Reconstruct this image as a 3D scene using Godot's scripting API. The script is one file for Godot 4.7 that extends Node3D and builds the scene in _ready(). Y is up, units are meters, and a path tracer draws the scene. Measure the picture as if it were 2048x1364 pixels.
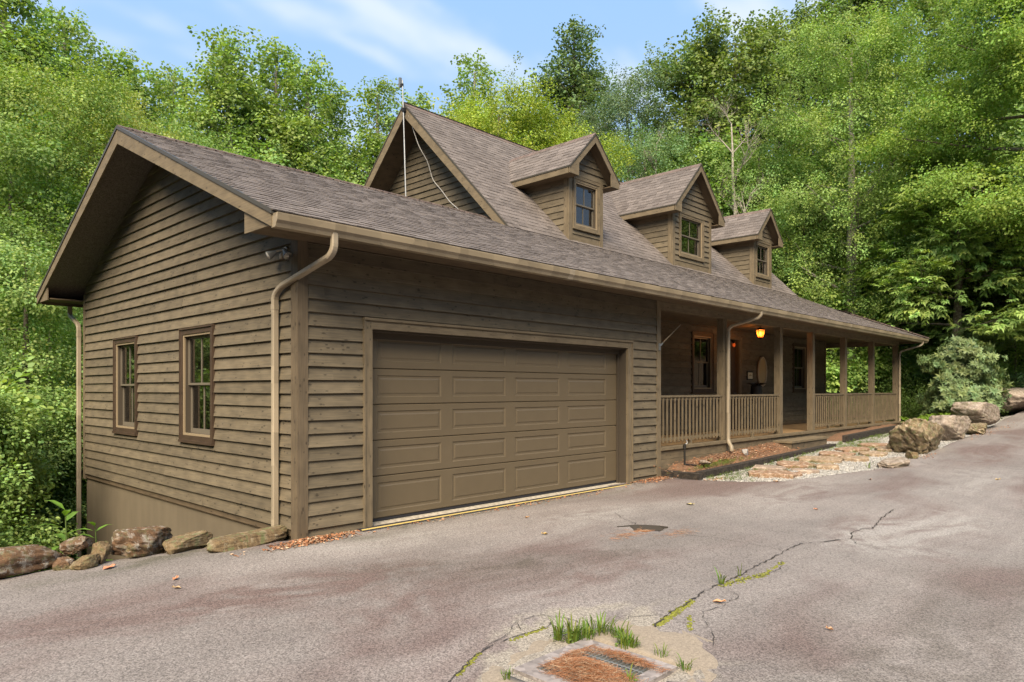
extends Node3D
# A brown lap-sided house with a two-car garage in a forest clearing.
# World: x runs along the garage front, y is up, the house lies towards -z. V(x, y, d) takes the depth d into the house.

var rng = RandomNumberGenerator.new()
var M = {}
var taken = {}
var house: Node3D


func V(x, y, d) -> Vector3:
	return Vector3(x, y, -d)


func lin(r, g, b, a = 1.0) -> Color:
	return Color(r, g, b, a).linear_to_srgb()


func rr(a, b) -> float:
	return rng.randf_range(a, b)


# ---------------------------------------------------------------- mesh collecting
class MB:
	var v = PackedVector3Array()
	var n = PackedVector3Array()
	var t = PackedVector2Array()
	var c = PackedColorArray()
	var col = Color.WHITE
	var uo = Vector2.ZERO

	func tri(a: Vector3, b: Vector3, d: Vector3, hint: Vector3 = Vector3.ZERO, ua = Vector2.ZERO, ub = Vector2.ZERO, ud = Vector2.ZERO):
		var nn = (d - a).cross(b - a)
		if nn.length_squared() < 1e-16:
			return
		nn = nn.normalized()
		if hint != Vector3.ZERO and nn.dot(hint) < 0.0:
			v.append_array([a, d, b])
			t.append_array([ua, ud, ub])
			nn = -nn
		else:
			v.append_array([a, b, d])
			t.append_array([ua, ub, ud])
		n.append_array([nn, nn, nn])
		c.append_array([col, col, col])

	func quad(a: Vector3, b: Vector3, d: Vector3, e: Vector3, hint: Vector3 = Vector3.ZERO, us = null):
		var q = us
		if q == null:
			var du = (b - a)
			var l = du.length()
			var h = (e - a).length()
			if l >= h:
				q = [uo, uo + Vector2(l, 0), uo + Vector2(l, h), uo + Vector2(0, h)]
			else:
				q = [uo, uo + Vector2(0, l), uo + Vector2(h, l), uo + Vector2(h, 0)]
		tri(a, b, d, hint, q[0], q[1], q[2])
		tri(a, d, e, hint, q[0], q[2], q[3])

	# a box by its corner lo and hi in own axes, placed by xf
	func box(lo: Vector3, hi: Vector3, xf = Transform3D.IDENTITY, bev = 0.0):
		var p = []
		for i in 8:
			p.append(xf * Vector3(hi.x if i & 1 else lo.x, hi.y if i & 2 else lo.y, hi.z if i & 4 else lo.z))
		var f = [[0, 1, 3, 2, Vector3(0, 0, -1)], [4, 5, 7, 6, Vector3(0, 0, 1)], [0, 1, 5, 4, Vector3(0, -1, 0)], [2, 3, 7, 6, Vector3(0, 1, 0)], [0, 2, 6, 4, Vector3(-1, 0, 0)], [1, 3, 7, 5, Vector3(1, 0, 0)]]
		for q in f:
			quad(p[q[0]], p[q[1]], p[q[2]], p[q[3]], xf.basis * q[4])

	# the polygon pts (Vector3, planar), swept by ext
	func prism(pts: Array, ext: Vector3):
		var mid = Vector3.ZERO
		for p in pts:
			mid += p
		mid /= pts.size()
		for i in range(1, pts.size() - 1):
			tri(pts[0], pts[i], pts[i + 1], -ext, uvp(pts[0], ext), uvp(pts[i], ext), uvp(pts[i + 1], ext))
			tri(pts[0] + ext, pts[i] + ext, pts[i + 1] + ext, ext, uvp(pts[0], ext), uvp(pts[i], ext), uvp(pts[i + 1], ext))
		for i in pts.size():
			var a = pts[i]
			var b = pts[(i + 1) % pts.size()]
			quad(a, b, b + ext, a + ext, (a + b) * 0.5 - mid)

	func uvp(p: Vector3, ext: Vector3) -> Vector2:
		var e = ext.abs()
		if e.y >= e.x and e.y >= e.z:
			return uo + Vector2(p.x, p.z)
		return uo + (Vector2(p.z, p.y) if e.x > e.z else Vector2(p.x, p.y))

	# smooth tube along pts with radius rad[i]
	func tube(pts: Array, rad: Array, sides = 8, cap = true):
		var rings = []
		var norms = []
		var ref = Vector3(0.13, 0.2, 0.97)
		var l = 0.0
		var ls = []
		for i in pts.size():
			var d: Vector3 = (pts[mini(i + 1, pts.size() - 1)] - pts[maxi(i - 1, 0)]).normalized()
			if absf(d.dot(ref)) > 0.95:
				ref = Vector3(0.9, 0.1, 0.2)
			var a = d.cross(ref).normalized()
			var b = d.cross(a).normalized()
			ref = b.cross(d).normalized() if false else ref
			var ring = []
			var nr = []
			for k in sides:
				var w = TAU * k / sides
				var dir = a * cos(w) + b * sin(w)
				ring.append(pts[i] + dir * rad[i])
				nr.append(dir)
			rings.append(ring)
			norms.append(nr)
			if i:
				l += pts[i].distance_to(pts[i - 1])
			ls.append(l)
		for i in pts.size() - 1:
			for k in sides:
				var k2 = (k + 1) % sides
				var u0 = float(k) / sides
				var u1 = float(k + 1) / sides
				sm(rings[i][k], rings[i][k2], rings[i + 1][k2], norms[i][k], norms[i][k2], norms[i + 1][k2], Vector2(u0, ls[i]), Vector2(u1, ls[i]), Vector2(u1, ls[i + 1]))
				sm(rings[i][k], rings[i + 1][k2], rings[i + 1][k], norms[i][k], norms[i + 1][k2], norms[i + 1][k], Vector2(u0, ls[i]), Vector2(u1, ls[i + 1]), Vector2(u0, ls[i + 1]))
		if cap:
			for e in [0, pts.size() - 1]:
				for k in range(1, sides - 1):
					tri(rings[e][0], rings[e][k], rings[e][k + 1], (pts[e] - pts[1 if e == 0 else e - 1]))

	func sm(a, b, d, na: Vector3, nb: Vector3, nd: Vector3, ua = Vector2.ZERO, ub = Vector2.ZERO, ud = Vector2.ZERO):
		var f = (d - a).cross(b - a)
		if f.dot(na + nb + nd) < 0.0:
			v.append_array([a, d, b])
			n.append_array([na, nd, nb])
			t.append_array([ua, ud, ub])
		else:
			v.append_array([a, b, d])
			n.append_array([na, nb, nd])
			t.append_array([ua, ub, ud])
		c.append_array([col, col, col])

	# rectangular section w (along side) by h swept along pts; side is kept
	func duct(pts: Array, side: Vector3, w: float, h: float):
		var rings = []
		for i in pts.size():
			var d0: Vector3 = (pts[i] - pts[maxi(i - 1, 0)])
			var d1: Vector3 = (pts[mini(i + 1, pts.size() - 1)] - pts[i])
			var d = (d0.normalized() + d1.normalized()).normalized()
			var s = (side - d * side.dot(d)).normalized()
			var u = d.cross(s).normalized()
			var m = 1.0
			if d0.length() > 0 and d1.length() > 0:
				m = 1.0 / maxf(0.5, d.dot(d1.normalized()))
			var k = 0.012
			var ring = []
			for q in [[-w + k, -h], [w - k, -h], [w, -h + k], [w, h - k], [w - k, h], [-w + k, h], [-w, h - k], [-w, -h + k]]:
				ring.append(pts[i] + s * q[0] + u * q[1] * m)
			rings.append(ring)
		for i in pts.size() - 1:
			for k in 8:
				var k2 = (k + 1) % 8
				quad(rings[i][k], rings[i][k2], rings[i + 1][k2], rings[i + 1][k], (rings[i][k] + rings[i][k2]) * 0.5 - pts[i])
		for e in [0, pts.size() - 1]:
			for k in range(1, 7):
				tri(rings[e][0], rings[e][k], rings[e][k + 1], pts[e] - pts[1 if e == 0 else e - 1])

	func done() -> ArrayMesh:
		var arr = []
		arr.resize(Mesh.ARRAY_MAX)
		arr[Mesh.ARRAY_VERTEX] = v
		arr[Mesh.ARRAY_NORMAL] = n
		arr[Mesh.ARRAY_TEX_UV] = t
		arr[Mesh.ARRAY_COLOR] = c
		var m = ArrayMesh.new()
		if v.size():
			m.add_surface_from_arrays(Mesh.PRIMITIVE_TRIANGLES, arr)
		return m


# ---------------------------------------------------------------- nodes
func numbered(called: String) -> String:
	var k = taken.get(called, 0)
	taken[called] = k + 1
	return called if k == 0 else "%s_%03d" % [called, k]


func put(called: String, mesh: Mesh, mat: Material, parent: Node = self) -> MeshInstance3D:
	var o = MeshInstance3D.new()
	o.name = numbered(called) if parent == self else called
	o.mesh = mesh
	o.material_override = mat
	if parent != self:
		var k = 0
		while parent.has_node(NodePath(o.name)):
			k += 1
			o.name = "%s_%03d" % [called, k]
	parent.add_child(o, true)
	return o


var counts = {}
func part(called: String, mesh: Mesh, mat: Material, parent: Node) -> MeshInstance3D:
	var o = MeshInstance3D.new()
	var key = [parent.get_instance_id(), called]
	var k = counts.get(key, 0)
	counts[key] = k + 1
	o.name = called if k == 0 else "%s_%03d" % [called, k]
	o.mesh = mesh
	o.material_override = mat
	parent.add_child(o, true)
	return o


func thing(called: String, label: String, category: String, at = Vector3.ZERO, group = "") -> Node3D:
	var o = Node3D.new()
	o.name = numbered(called)
	add_child(o, true)
	o.position = at
	tag(o, label, category, group)
	return o


func tag(o: Node, label: String, category: String, group = ""):
	o.set_meta("label", label)
	o.set_meta("category", category)
	if group:
		o.set_meta("group", group)


func many(called: String, mesh: Mesh, mat: Material, xfs: Array, cols, parent: Node = self, stuff = true) -> MultiMeshInstance3D:
	var mm = MultiMesh.new()
	mm.transform_format = MultiMesh.TRANSFORM_3D
	mm.use_colors = cols != null
	mm.mesh = mesh
	mm.instance_count = xfs.size()
	var wide = 16 if cols != null else 12
	var buf = PackedFloat32Array()
	buf.resize(xfs.size() * wide)
	var j = 0
	for i in xfs.size():
		var x: Transform3D = xfs[i]
		var b = x.basis
		buf[j] = b.x.x; buf[j + 1] = b.y.x; buf[j + 2] = b.z.x; buf[j + 3] = x.origin.x
		buf[j + 4] = b.x.y; buf[j + 5] = b.y.y; buf[j + 6] = b.z.y; buf[j + 7] = x.origin.y
		buf[j + 8] = b.x.z; buf[j + 9] = b.y.z; buf[j + 10] = b.z.z; buf[j + 11] = x.origin.z
		if cols != null:
			var q: Color = cols[i]
			buf[j + 12] = q.r; buf[j + 13] = q.g; buf[j + 14] = q.b; buf[j + 15] = 1.0
		j += wide
	mm.buffer = buf
	var o = MultiMeshInstance3D.new()
	if parent == self:
		o.name = numbered(called)
	else:
		var key = [parent.get_instance_id(), called]
		var k = counts.get(key, 0)
		counts[key] = k + 1
		o.name = called if k == 0 else "%s_%03d" % [called, k]
	o.multimesh = mm
	o.material_override = mat
	parent.add_child(o, true)
	if stuff:
		o.set_meta("kind", "stuff")
	return o


# ---------------------------------------------------------------- the lie of the land
func table(pts: Array, x: float) -> float:
	if x <= pts[0][0]:
		return pts[0][1]
	for i in pts.size() - 1:
		if x < pts[i + 1][0]:
			return lerpf(pts[i][1], pts[i + 1][1], (x - pts[i][0]) / (pts[i + 1][0] - pts[i][0]))
	return pts[-1][1]


var HX = [[-100.0, 0.0], [5.0, 0.0], [8.0, 0.06], [12.0, 0.2], [16.0, 0.36], [20.0, 0.56], [26.0, 1.0], [35.0, 1.75], [60.0, 4.5], [140.0, 16.0]]
var HP = [[-100.0, 0.0], [5.0, 0.0], [8.0, 0.06], [12.0, 0.2], [16.0, 0.30], [21.6, 0.42], [26.0, 0.55], [40.0, 1.6], [60.0, 4.0], [140.0, 16.0]]


func land(x: float, d: float) -> float:
	var f = smoothstep(-3.5, -1.0, d)
	var b = table(HX, x) * (1.0 - f) + table(HP, x) * f
	var t = d - (0.25 + 0.25 * smoothstep(0.0, 1.5, -x))
	var drop = -1.7 * smoothstep(0.0, 2.0, t) - 0.6 * smoothstep(2.0, 8.0, t)
	var k = smoothstep(20.0, 24.0, x)
	var hill = 0.2 * maxf(0.0, d - 24.0) + 0.1 * maxf(0.0, x - 26.0) + 0.12 * maxf(0.0, -x - 14.0)
	return b * (1.0 - (1.0 - k) * smoothstep(0.0, 1.0, t)) + drop * (1.0 - k) + hill


# far edge of the asphalt, by x
var EDGE = [[-12.0, 0.5], [-2.6, 0.42], [-1.6, 0.40], [-0.8, 0.30], [-0.1, 0.02], [0.0, 0.03], [7.0, 0.03], [7.05, -0.75], [7.35, -1.55], [7.75, -1.92], [8.75, -2.28], [10.0, -2.7], [11.1, -2.77], [12.4, -2.95], [15.0, -2.86], [20.3, -2.86], [24.7, -2.95], [26.5, -4.3], [45.0, -5.6]]
var nz = FastNoiseLite.new()


func drive(x: float, d: float) -> float:
	var y = table(HX, x) + 0.004
	y += nz.get_noise_2d(x * 9.0, d * 9.0) * 0.012 * smoothstep(0.0, -0.6, d)
	var q = Vector2(x - 3.12, d + 2.28)
	y -= 0.075 * smoothstep(0.25, 0.14, Vector2(q.x + q.y * 0.6, q.y * 1.3).length()) + 0.02 * exp(-q.length_squared() / 0.15)
	q = Vector2(x + 0.6, d + 4.4)
	y -= 0.022 * exp(-q.length_squared() / 0.45)
	return y


# ---------------------------------------------------------------- materials
func noise(freq: float, oct = 3, sd = 1, kind = FastNoiseLite.TYPE_SIMPLEX_SMOOTH) -> FastNoiseLite:
	var f = FastNoiseLite.new()
	f.noise_type = kind
	f.frequency = freq
	f.fractal_octaves = oct
	f.seed = sd
	return f


func tex_from(w: int, h: int, bytes: PackedByteArray) -> ImageTexture:
	return ImageTexture.create_from_image(Image.create_from_data(w, h, false, Image.FORMAT_RGB8, bytes))


func sb(x: float) -> int:
	var l = clampf(x, 0.0, 1.0)
	return int(255.0 * (12.92 * l if l < 0.0031308 else 1.055 * pow(l, 1.0 / 2.4) - 0.055))


func std(color: Color, rough = 0.8) -> StandardMaterial3D:
	var m = StandardMaterial3D.new()
	m.albedo_color = color
	m.roughness = rough
	m.metallic_specular = 0.4
	return m


# rough sawn wood: u (along the grain) tiles every 4 m, v every 1 m; values are a multiplier round 0.8
func wood_texture(sd: int) -> ImageTexture:
	var w = 1024
	var h = 1024
	var a = noise(0.006, 2, sd)
	var fine = noise(0.05, 2, sd + 1)
	var blot = noise(0.004, 3, sd + 2)
	var r2 = RandomNumberGenerator.new()
	r2.seed = sd
	var dx = PackedFloat32Array()
	dx.resize(w * h)
	var dark = PackedFloat32Array()
	dark.resize(w * h)
	for k in 150:
		var cx = r2.randi_range(0, w - 1)
		var cy = r2.randi_range(0, h - 1)
		var s = r2.randf_range(5.0, 15.0)
		for j in range(-44, 45):
			for i in range(-22, 23):
				var q = sqrt(pow(i * 4.0 / 2.2, 2) + j * j) / s
				if q < 4.0:
					var at = posmod(cy + j, h) * w + posmod(cx + i, w)
					dx[at] += 20.0 * exp(-q * q * 0.7) * signf(j + 0.5)
					if q < 1.0:
						dark[at] = maxf(dark[at], (1.0 - q * q) * 0.6)
	var b = PackedByteArray()
	b.resize(w * h * 3)
	var n = 0
	for y in h:
		for x in w:
			var yy = y + dx[n]
			var g = a.get_noise_2d(x * 1.1, yy * 9.0)
			var f = fine.get_noise_2d(x * 0.22, yy * 3.2)
			var bl = blot.get_noise_2d(x * 2.6, y * 1.4)
			var val = 0.80 + 0.16 * g + 0.13 * f + 0.22 * bl
			val *= 1.0 - dark[n]
			val = clampf(val, 0.15, 1.0)
			b[n * 3] = sb(val)
			b[n * 3 + 1] = sb(val * (0.985 - 0.02 * g))
			b[n * 3 + 2] = sb(val * (0.96 - 0.06 * g))
			n += 1
	return tex_from(w, h, b)


func speckle_texture(size: int, sd: int, cells: float, contrast: float, light: float) -> ImageTexture:
	var v = noise(cells, 1, sd, FastNoiseLite.TYPE_CELLULAR)
	v.cellular_return_type = FastNoiseLite.RETURN_CELL_VALUE
	v.fractal_type = FastNoiseLite.FRACTAL_NONE
	var f = noise(cells * 0.2, 3, sd + 3)
	var b = PackedByteArray()
	b.resize(size * size * 3)
	var n = 0
	for y in size:
		for x in size:
			var q = v.get_noise_2d(x, y)
			var val = 0.70 + contrast * q * 0.55 + 0.10 * f.get_noise_2d(x, y)
			if q > 0.72:
				val += light
			b[n] = sb(val)
			b[n + 1] = sb(val * 0.985)
			b[n + 2] = sb(val * 0.975)
			n += 3
	return tex_from(size, size, b)


func rock_texture(sd: int, c1: Color, c2: Color, c3: Color, moss: float) -> ImageTexture:
	var a = noise(0.012, 4, sd)
	var f = noise(0.06, 3, sd + 1)
	var l = noise(0.011, 4, sd + 2)
	var g = noise(0.009, 3, sd + 5)
	var size = 512
	var b = PackedByteArray()
	b.resize(size * size * 3)
	var n = 0
	for y in size:
		for x in size:
			var t = clampf(0.5 + a.get_noise_2d(x, y * 1.3) * 1.1, 0, 1)
			var c = c1.lerp(c2, t)
			c *= 0.85 + 0.55 * f.get_noise_2d(x, y * 1.2)
			c = c.lerp(c3, smoothstep(0.20, 0.36, l.get_noise_2d(x, y) + 0.35 * f.get_noise_2d(x * 1.5 + 90.0, y * 1.5)) * 0.7)
			c = c.lerp(Color(0.10, 0.12, 0.05), smoothstep(0.15, 0.4, g.get_noise_2d(x, y)) * moss)
			b[n] = sb(c.r)
			b[n + 1] = sb(c.g)
			b[n + 2] = sb(c.b)
			n += 3
	return tex_from(size, size, b)


# faint unevenness of paint or plaster; streak draws it out down the wall
func mottle_texture(sd: int, amount: float, streak: float) -> ImageTexture:
	var a = noise(0.008, 4, sd)
	var s = noise(0.03, 3, sd + 1)
	var b = PackedByteArray()
	b.resize(512 * 512 * 3)
	var n = 0
	for y in 512:
		for x in 512:
			var v = 0.93 + amount * (0.6 * a.get_noise_2d(x, y) + 0.7 * s.get_noise_2d(x, y / streak))
			b[n] = sb(v)
			b[n + 1] = sb(v * 0.995)
			b[n + 2] = sb(v * 0.985)
			n += 3
	return tex_from(512, 512, b)


# weathering of the asphalt, x from -8 to 24 m, depth from -12 to 4 m
func stain_texture() -> ImageTexture:
	var w = 1280
	var h = 640
	var a = noise(0.22, 4, 11)
	var q1 = noise(0.5, 3, 12)
	var q2 = noise(1.6, 3, 13)
	var wp = noise(0.35, 2, 14)
	var spots = [
		# x, d, rx, rd, kind, strength
		[-0.35, -1.55, 0.5, 0.22, 1, 0.55], [-0.1, -1.75, 0.9, 0.3, 1, 0.30], [0.75, -2.35, 0.8, 0.35, 1, 0.38], [1.9, -2.9, 1.3, 0.35, 1, 0.25],
		[-1.2, -1.6, 1.4, 0.4, 2, 0.6], [-0.6, -2.6, 1.2, 0.5, 2, 0.35], [1.2, -3.3, 1.2, 0.4, 2, 0.35], [7.5, -1.3, 1.6, 0.35, 2, 0.5], [5.5, -0.6, 1.2, 0.3, 2, 0.22], [13.5, -3.9, 3.0, 0.5, 2, 0.45], [4.0, -1.2, 1.5, 0.4, 2, 0.25], [-2.4, -1.2, 0.9, 0.5, 2, 0.35],
		[4.8, -4.6, 1.6, 0.7, 3, 0.55], [3.4, -1.4, 1.6, 0.4, 3, 0.40], [6.5, -2.6, 2.2, 0.5, 3, 0.35], [0.6, -0.55, 1.2, 0.35, 3, 0.45], [9.5, -4.2, 2.5, 0.6, 3, 0.30],
		[1.2, -5.4, 1.4, 0.5, 1, 0.22], [3.5, -6.0, 2.0, 0.8, 1, 0.18], [-0.38, -4.35, 0.75, 0.62, 4, 0.95], [-1.0, -4.35, 0.35, 0.5, 4, 0.6],
		[-1.75, 0.05, 0.9, 0.18, 5, 0.5], [2.6, -0.28, 3.5, 0.16, 5, 0.35]]
	var b = PackedByteArray()
	b.resize(w * h * 3)
	var n = 0
	for j in h:
		var d = -12.0 + 16.0 * (j + 0.5) / h
		for i in w:
			var x = -8.0 + 32.0 * (i + 0.5) / w
			var u = x + 0.9 * wp.get_noise_2d(x, d)
			var e = d + 0.35 * wp.get_noise_2d(x + 40.0, d)
			var base = 0.74 + 0.20 * a.get_noise_2d(u, e * 2.0) + 0.09 * q1.get_noise_2d(u, e * 2.5) + 0.08 * q2.get_noise_2d(x, d) + 0.05 * (fposmod(sin(i * 12.9898 + j * 78.233) * 43758.5453, 1.0) - 0.5)
			base *= 0.98
			var c = Color(base, base * 0.918, base * 0.89)
			var red = clampf(a.get_noise_2d(u + 50.0, e * 2.4 + 9.0) * 2.2 + 0.05, 0.0, 1.0)
			c = c.lerp(Color(0.46, 0.335, 0.315), red * 0.8)
			for s in spots:
				var r = pow((u - s[0]) / s[2], 2) + pow((e - s[1]) / s[3], 2)
				if r > 5.0:
					continue
				var k = exp(-r * 1.1) * s[5] * 1.7 * clampf(1.0 + q2.get_noise_2d(u * 1.4, e * 2.2) * 1.3, 0.0, 1.6)
				match s[4]:
					1: c = c.lerp(Color(0.33, 0.29, 0.25), minf(k, 1.0))
					2: c = c.lerp(Color(0.50, 0.375, 0.35), minf(k, 1.0))
					3: c = c.lerp(Color(0.98, 0.94, 0.91), minf(k, 1.0))
					4: c = c.lerp(Color(0.97, 0.90, 0.78), clampf(smoothstep(0.18, 0.5, k), 0, 1) * 0.9)
					5: c = c.lerp(Color(0.42, 0.40, 0.33), minf(k, 1.0))
			b[n] = sb(c.r)
			b[n + 1] = sb(c.g)
			b[n + 2] = sb(c.b)
			n += 3
	return tex_from(w, h, b)


func wooden(color: Color, tex: Texture2D, rough = 0.78) -> StandardMaterial3D:
	var m = std(color, rough)
	m.albedo_texture = tex
	m.uv1_scale = Vector3(0.25, 1.0, 1.0)
	m.heightmap_enabled = true
	m.heightmap_texture = tex
	m.heightmap_scale = 0.18
	m.heightmap_deep_parallax = false
	return m


func tri(m: StandardMaterial3D, tex: Texture2D, scale: float, bump = 0.0, world = true) -> StandardMaterial3D:
	m.albedo_texture = tex
	m.uv1_triplanar = true
	m.uv1_world_triplanar = world
	m.uv1_scale = Vector3.ONE * scale
	if bump > 0.0:
		m.heightmap_enabled = true
		m.heightmap_texture = tex
		m.heightmap_scale = bump
	return m


func leafy(rough = 0.5, back = 0.85) -> StandardMaterial3D:
	var m = std(Color.WHITE, rough)
	m.vertex_color_use_as_albedo = true
	m.backlight_enabled = true
	m.backlight = lin(back * 0.95, back, back * 0.35)
	m.metallic_specular = 0.35
	return m


func make_materials():
	var wood = wood_texture(5)
	var wood2 = wood_texture(23)
	M.siding = []
	for q in [1.0, 0.86, 1.10, 0.96]:
		M.siding.append(wooden(lin(0.147 * q, 0.121 * q, 0.082 * q), wood if q != 0.96 else wood2))
	M.trim = wooden(lin(0.172, 0.137, 0.089), wood2)
	M.trim.heightmap_scale = 0.08
	M.corner = wooden(lin(0.132, 0.102, 0.067), wood)
	M.soffit = wooden(lin(0.132, 0.098, 0.062), wood2)
	M.brown = wooden(lin(0.066, 0.043, 0.028), wood2, 0.6)
	M.brown.heightmap_scale = 0.03
	M.bead = std(lin(0.25, 0.195, 0.125), 0.5)
	M.jamb = std(lin(0.06, 0.048, 0.034), 0.6)
	M.sash = std(lin(0.13, 0.112, 0.085), 0.45)
	M.garage = std(lin(0.126, 0.099, 0.063), 0.42)
	M.gutter = tri(std(lin(0.335, 0.275, 0.185), 0.38), speckle_texture(256, 31, 0.02, 0.35, 0.0), 0.6)
	M.spout = tri(std(lin(0.40, 0.34, 0.25), 0.38), speckle_texture(256, 33, 0.02, 0.25, 0.0), 0.6)
	M.drip = std(lin(0.05, 0.045, 0.035), 0.5)
	M.garage = tri(M.garage, mottle_texture(72, 0.05, 1.0), 0.3)
	M.plaster = tri(std(lin(0.138, 0.112, 0.076), 0.9), mottle_texture(71, 0.13, 5.0), 0.3, 0.1)
	M.inside = std(lin(0.05, 0.045, 0.04), 0.9)
	M.floor = wooden(lin(0.36, 0.235, 0.12), wood2, 0.55)
	M.glass = StandardMaterial3D.new()
	M.glass.transparency = BaseMaterial3D.TRANSPARENCY_ALPHA
	M.glass.albedo_color = Color(0.06, 0.055, 0.05, 0.4)
	M.glass.roughness = 0.02
	M.glass.metallic_specular = 0.6
	var gran = speckle_texture(512, 41, 0.11, 0.55, 0.12)
	M.shingles = []
	for q in [[0.166, 0.143, 0.130], [0.190, 0.164, 0.150], [0.140, 0.119, 0.107], [0.208, 0.180, 0.165], [0.155, 0.133, 0.121]]:
		M.shingles.append(tri(std(lin(q[0], q[1], q[2]), 0.9), gran, 1.7, 0.25))
	M.shingle = tri(std(Color.WHITE, 0.9), gran, 1.7, 0.25)
	M.shingle.vertex_color_use_as_albedo = true
	M.deck = std(lin(0.06, 0.048, 0.042), 0.95)
	M.asphalt = tri(std(lin(0.362, 0.355, 0.345), 0.82), speckle_texture(1024, 51, 0.085, 0.6, 0.26), 1.45, 0.25)
	M.asphalt.detail_enabled = true
	M.asphalt.detail_blend_mode = BaseMaterial3D.BLEND_MODE_MUL
	M.asphalt.detail_albedo = stain_texture()
	M.asphalt.detail_uv_layer = BaseMaterial3D.DETAIL_UV_2
	M.dirt = tri(std(lin(0.30, 0.30, 0.30), 0.95), rock_texture(81, Color(0.30, 0.20, 0.12), Color(0.20, 0.15, 0.09), Color(0.42, 0.22, 0.12), 0.35), 0.6, 1.0)
	M.soil = tri(std(lin(0.6, 0.6, 0.6), 0.95), rock_texture(82, Color(0.30, 0.16, 0.09), Color(0.22, 0.13, 0.08), Color(0.36, 0.20, 0.12), 0.2), 1.4, 1.2)
	M.gravel = tri(std(lin(0.42, 0.405, 0.375), 0.92), speckle_texture(512, 61, 0.06, 0.8, 0.1), 1.0, 0.8)
	M.pebble = std(Color.WHITE, 0.85)
	M.pebble.vertex_color_use_as_albedo = true
	M.rock_grey = tri(std(lin(0.95, 0.95, 0.95), 0.88), rock_texture(91, Color(0.34, 0.275, 0.225), Color(0.17, 0.135, 0.10), Color(0.42, 0.37, 0.32), 0.35), 1.1, 2.0)
	M.rock_mossy = tri(std(lin(1.0, 1.0, 1.0), 0.9), rock_texture(92, Color(0.26, 0.195, 0.12), Color(0.12, 0.09, 0.05), Color(0.40, 0.33, 0.25), 0.8), 1.5, 2.4)
	M.rock_tan = tri(std(lin(1, 1, 1), 0.88), rock_texture(93, Color(0.195, 0.138, 0.073), Color(0.105, 0.07, 0.037), Color(0.25, 0.21, 0.14), 0.75), 1.8, 1.2)
	M.rock_rust = tri(std(lin(1, 1, 1), 0.85), rock_texture(94, Color(0.165, 0.092, 0.048), Color(0.085, 0.052, 0.03), Color(0.36, 0.34, 0.30), 0.5), 1.6, 1.2)
	M.flag = []
	for q in [[95, Color(0.30, 0.185, 0.115), Color(0.20, 0.12, 0.075)], [96, Color(0.32, 0.23, 0.145), Color(0.22, 0.155, 0.10)], [97, Color(0.30, 0.235, 0.19), Color(0.22, 0.16, 0.12)]]:
		M.flag.append(tri(std(lin(1, 1, 1), 0.85), rock_texture(q[0], q[1], q[2], Color(0.5, 0.42, 0.34), 0.15), 1.3, 0.8))
	M.white_stone = tri(std(lin(0.40, 0.385, 0.37), 0.8), gran, 2.0, 0.3)
	M.tie = tri(std(lin(0.055, 0.045, 0.038), 0.9), rock_texture(98, Color(0.8, 0.8, 0.8), Color(0.4, 0.4, 0.4), Color(1.0, 0.95, 0.85), 0.2), 1.2, 1.2)
	M.moss = tri(std(lin(0.30, 0.29, 0.05), 0.95), speckle_texture(256, 63, 0.08, 0.7, 0.1), 4.0, 1.0)
	M.crack = std(lin(0.035, 0.03, 0.026), 0.95)
	M.rubber = std(lin(0.035, 0.035, 0.04), 0.95)
	M.rubber.metallic_specular = 0.1
	M.stop = std(lin(0.055, 0.043, 0.03), 0.8)
	M.yellow = std(lin(0.42, 0.32, 0.11), 0.5)
	M.concrete = tri(std(lin(0.52, 0.47, 0.38), 0.9), speckle_texture(256, 66, 0.08, 0.35, 0.05), 1.5, 0.3)
	M.grey_concrete = tri(std(lin(0.30, 0.27, 0.26), 0.9), speckle_texture(256, 67, 0.08, 0.35, 0.05), 1.5, 0.3)
	M.sand = tri(std(lin(0.33, 0.28, 0.22), 0.95), speckle_texture(256, 68, 0.13, 0.22, 0.0), 4.0, 0.2)
	M.iron = std(lin(0.20, 0.21, 0.21), 0.5)
	M.iron.metallic = 0.5
	M.black = std(lin(0.015, 0.014, 0.013), 0.5)
	M.pipe = std(lin(0.33, 0.34, 0.35), 0.5)
	M.pipe.metallic = 0.6
	M.cable = std(lin(0.55, 0.53, 0.50), 0.6)
	M.bark = tri(std(lin(1, 1, 1), 0.95), rock_texture(101, Color(0.20, 0.165, 0.13), Color(0.10, 0.08, 0.06), Color(0.30, 0.28, 0.24), 0.2), 1.2, 2.0)
	M.bark_pale = tri(std(lin(1, 1, 1), 0.9), rock_texture(102, Color(0.40, 0.36, 0.31), Color(0.27, 0.235, 0.20), Color(0.5, 0.47, 0.43), 0.1), 1.0, 1.5)
	M.leaf = leafy(0.5, 0.85)
	M.gloss_leaf = leafy(0.42, 0.4)
	M.needle = std(Color.WHITE, 0.9)
	M.needle.vertex_color_use_as_albedo = true
	M.lens = std(lin(0.62, 0.60, 0.55), 0.3)
	M.amber = StandardMaterial3D.new()
	M.amber.transparency = BaseMaterial3D.TRANSPARENCY_ALPHA
	M.amber.albedo_color = Color(1.0, 0.72, 0.45, 0.25)
	M.amber.roughness = 0.3
	M.amber.emission_enabled = true
	M.amber.emission = Color(1.0, 0.34, 0.08)
	M.amber.emission_energy_multiplier = 0.12
	M.bulb = std(Color(1, 0.8, 0.5), 0.5)
	M.bulb.emission_enabled = true
	M.bulb.emission = Color(1.0, 0.62, 0.25)
	M.bulb.emission_energy_multiplier = 1.1


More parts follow.
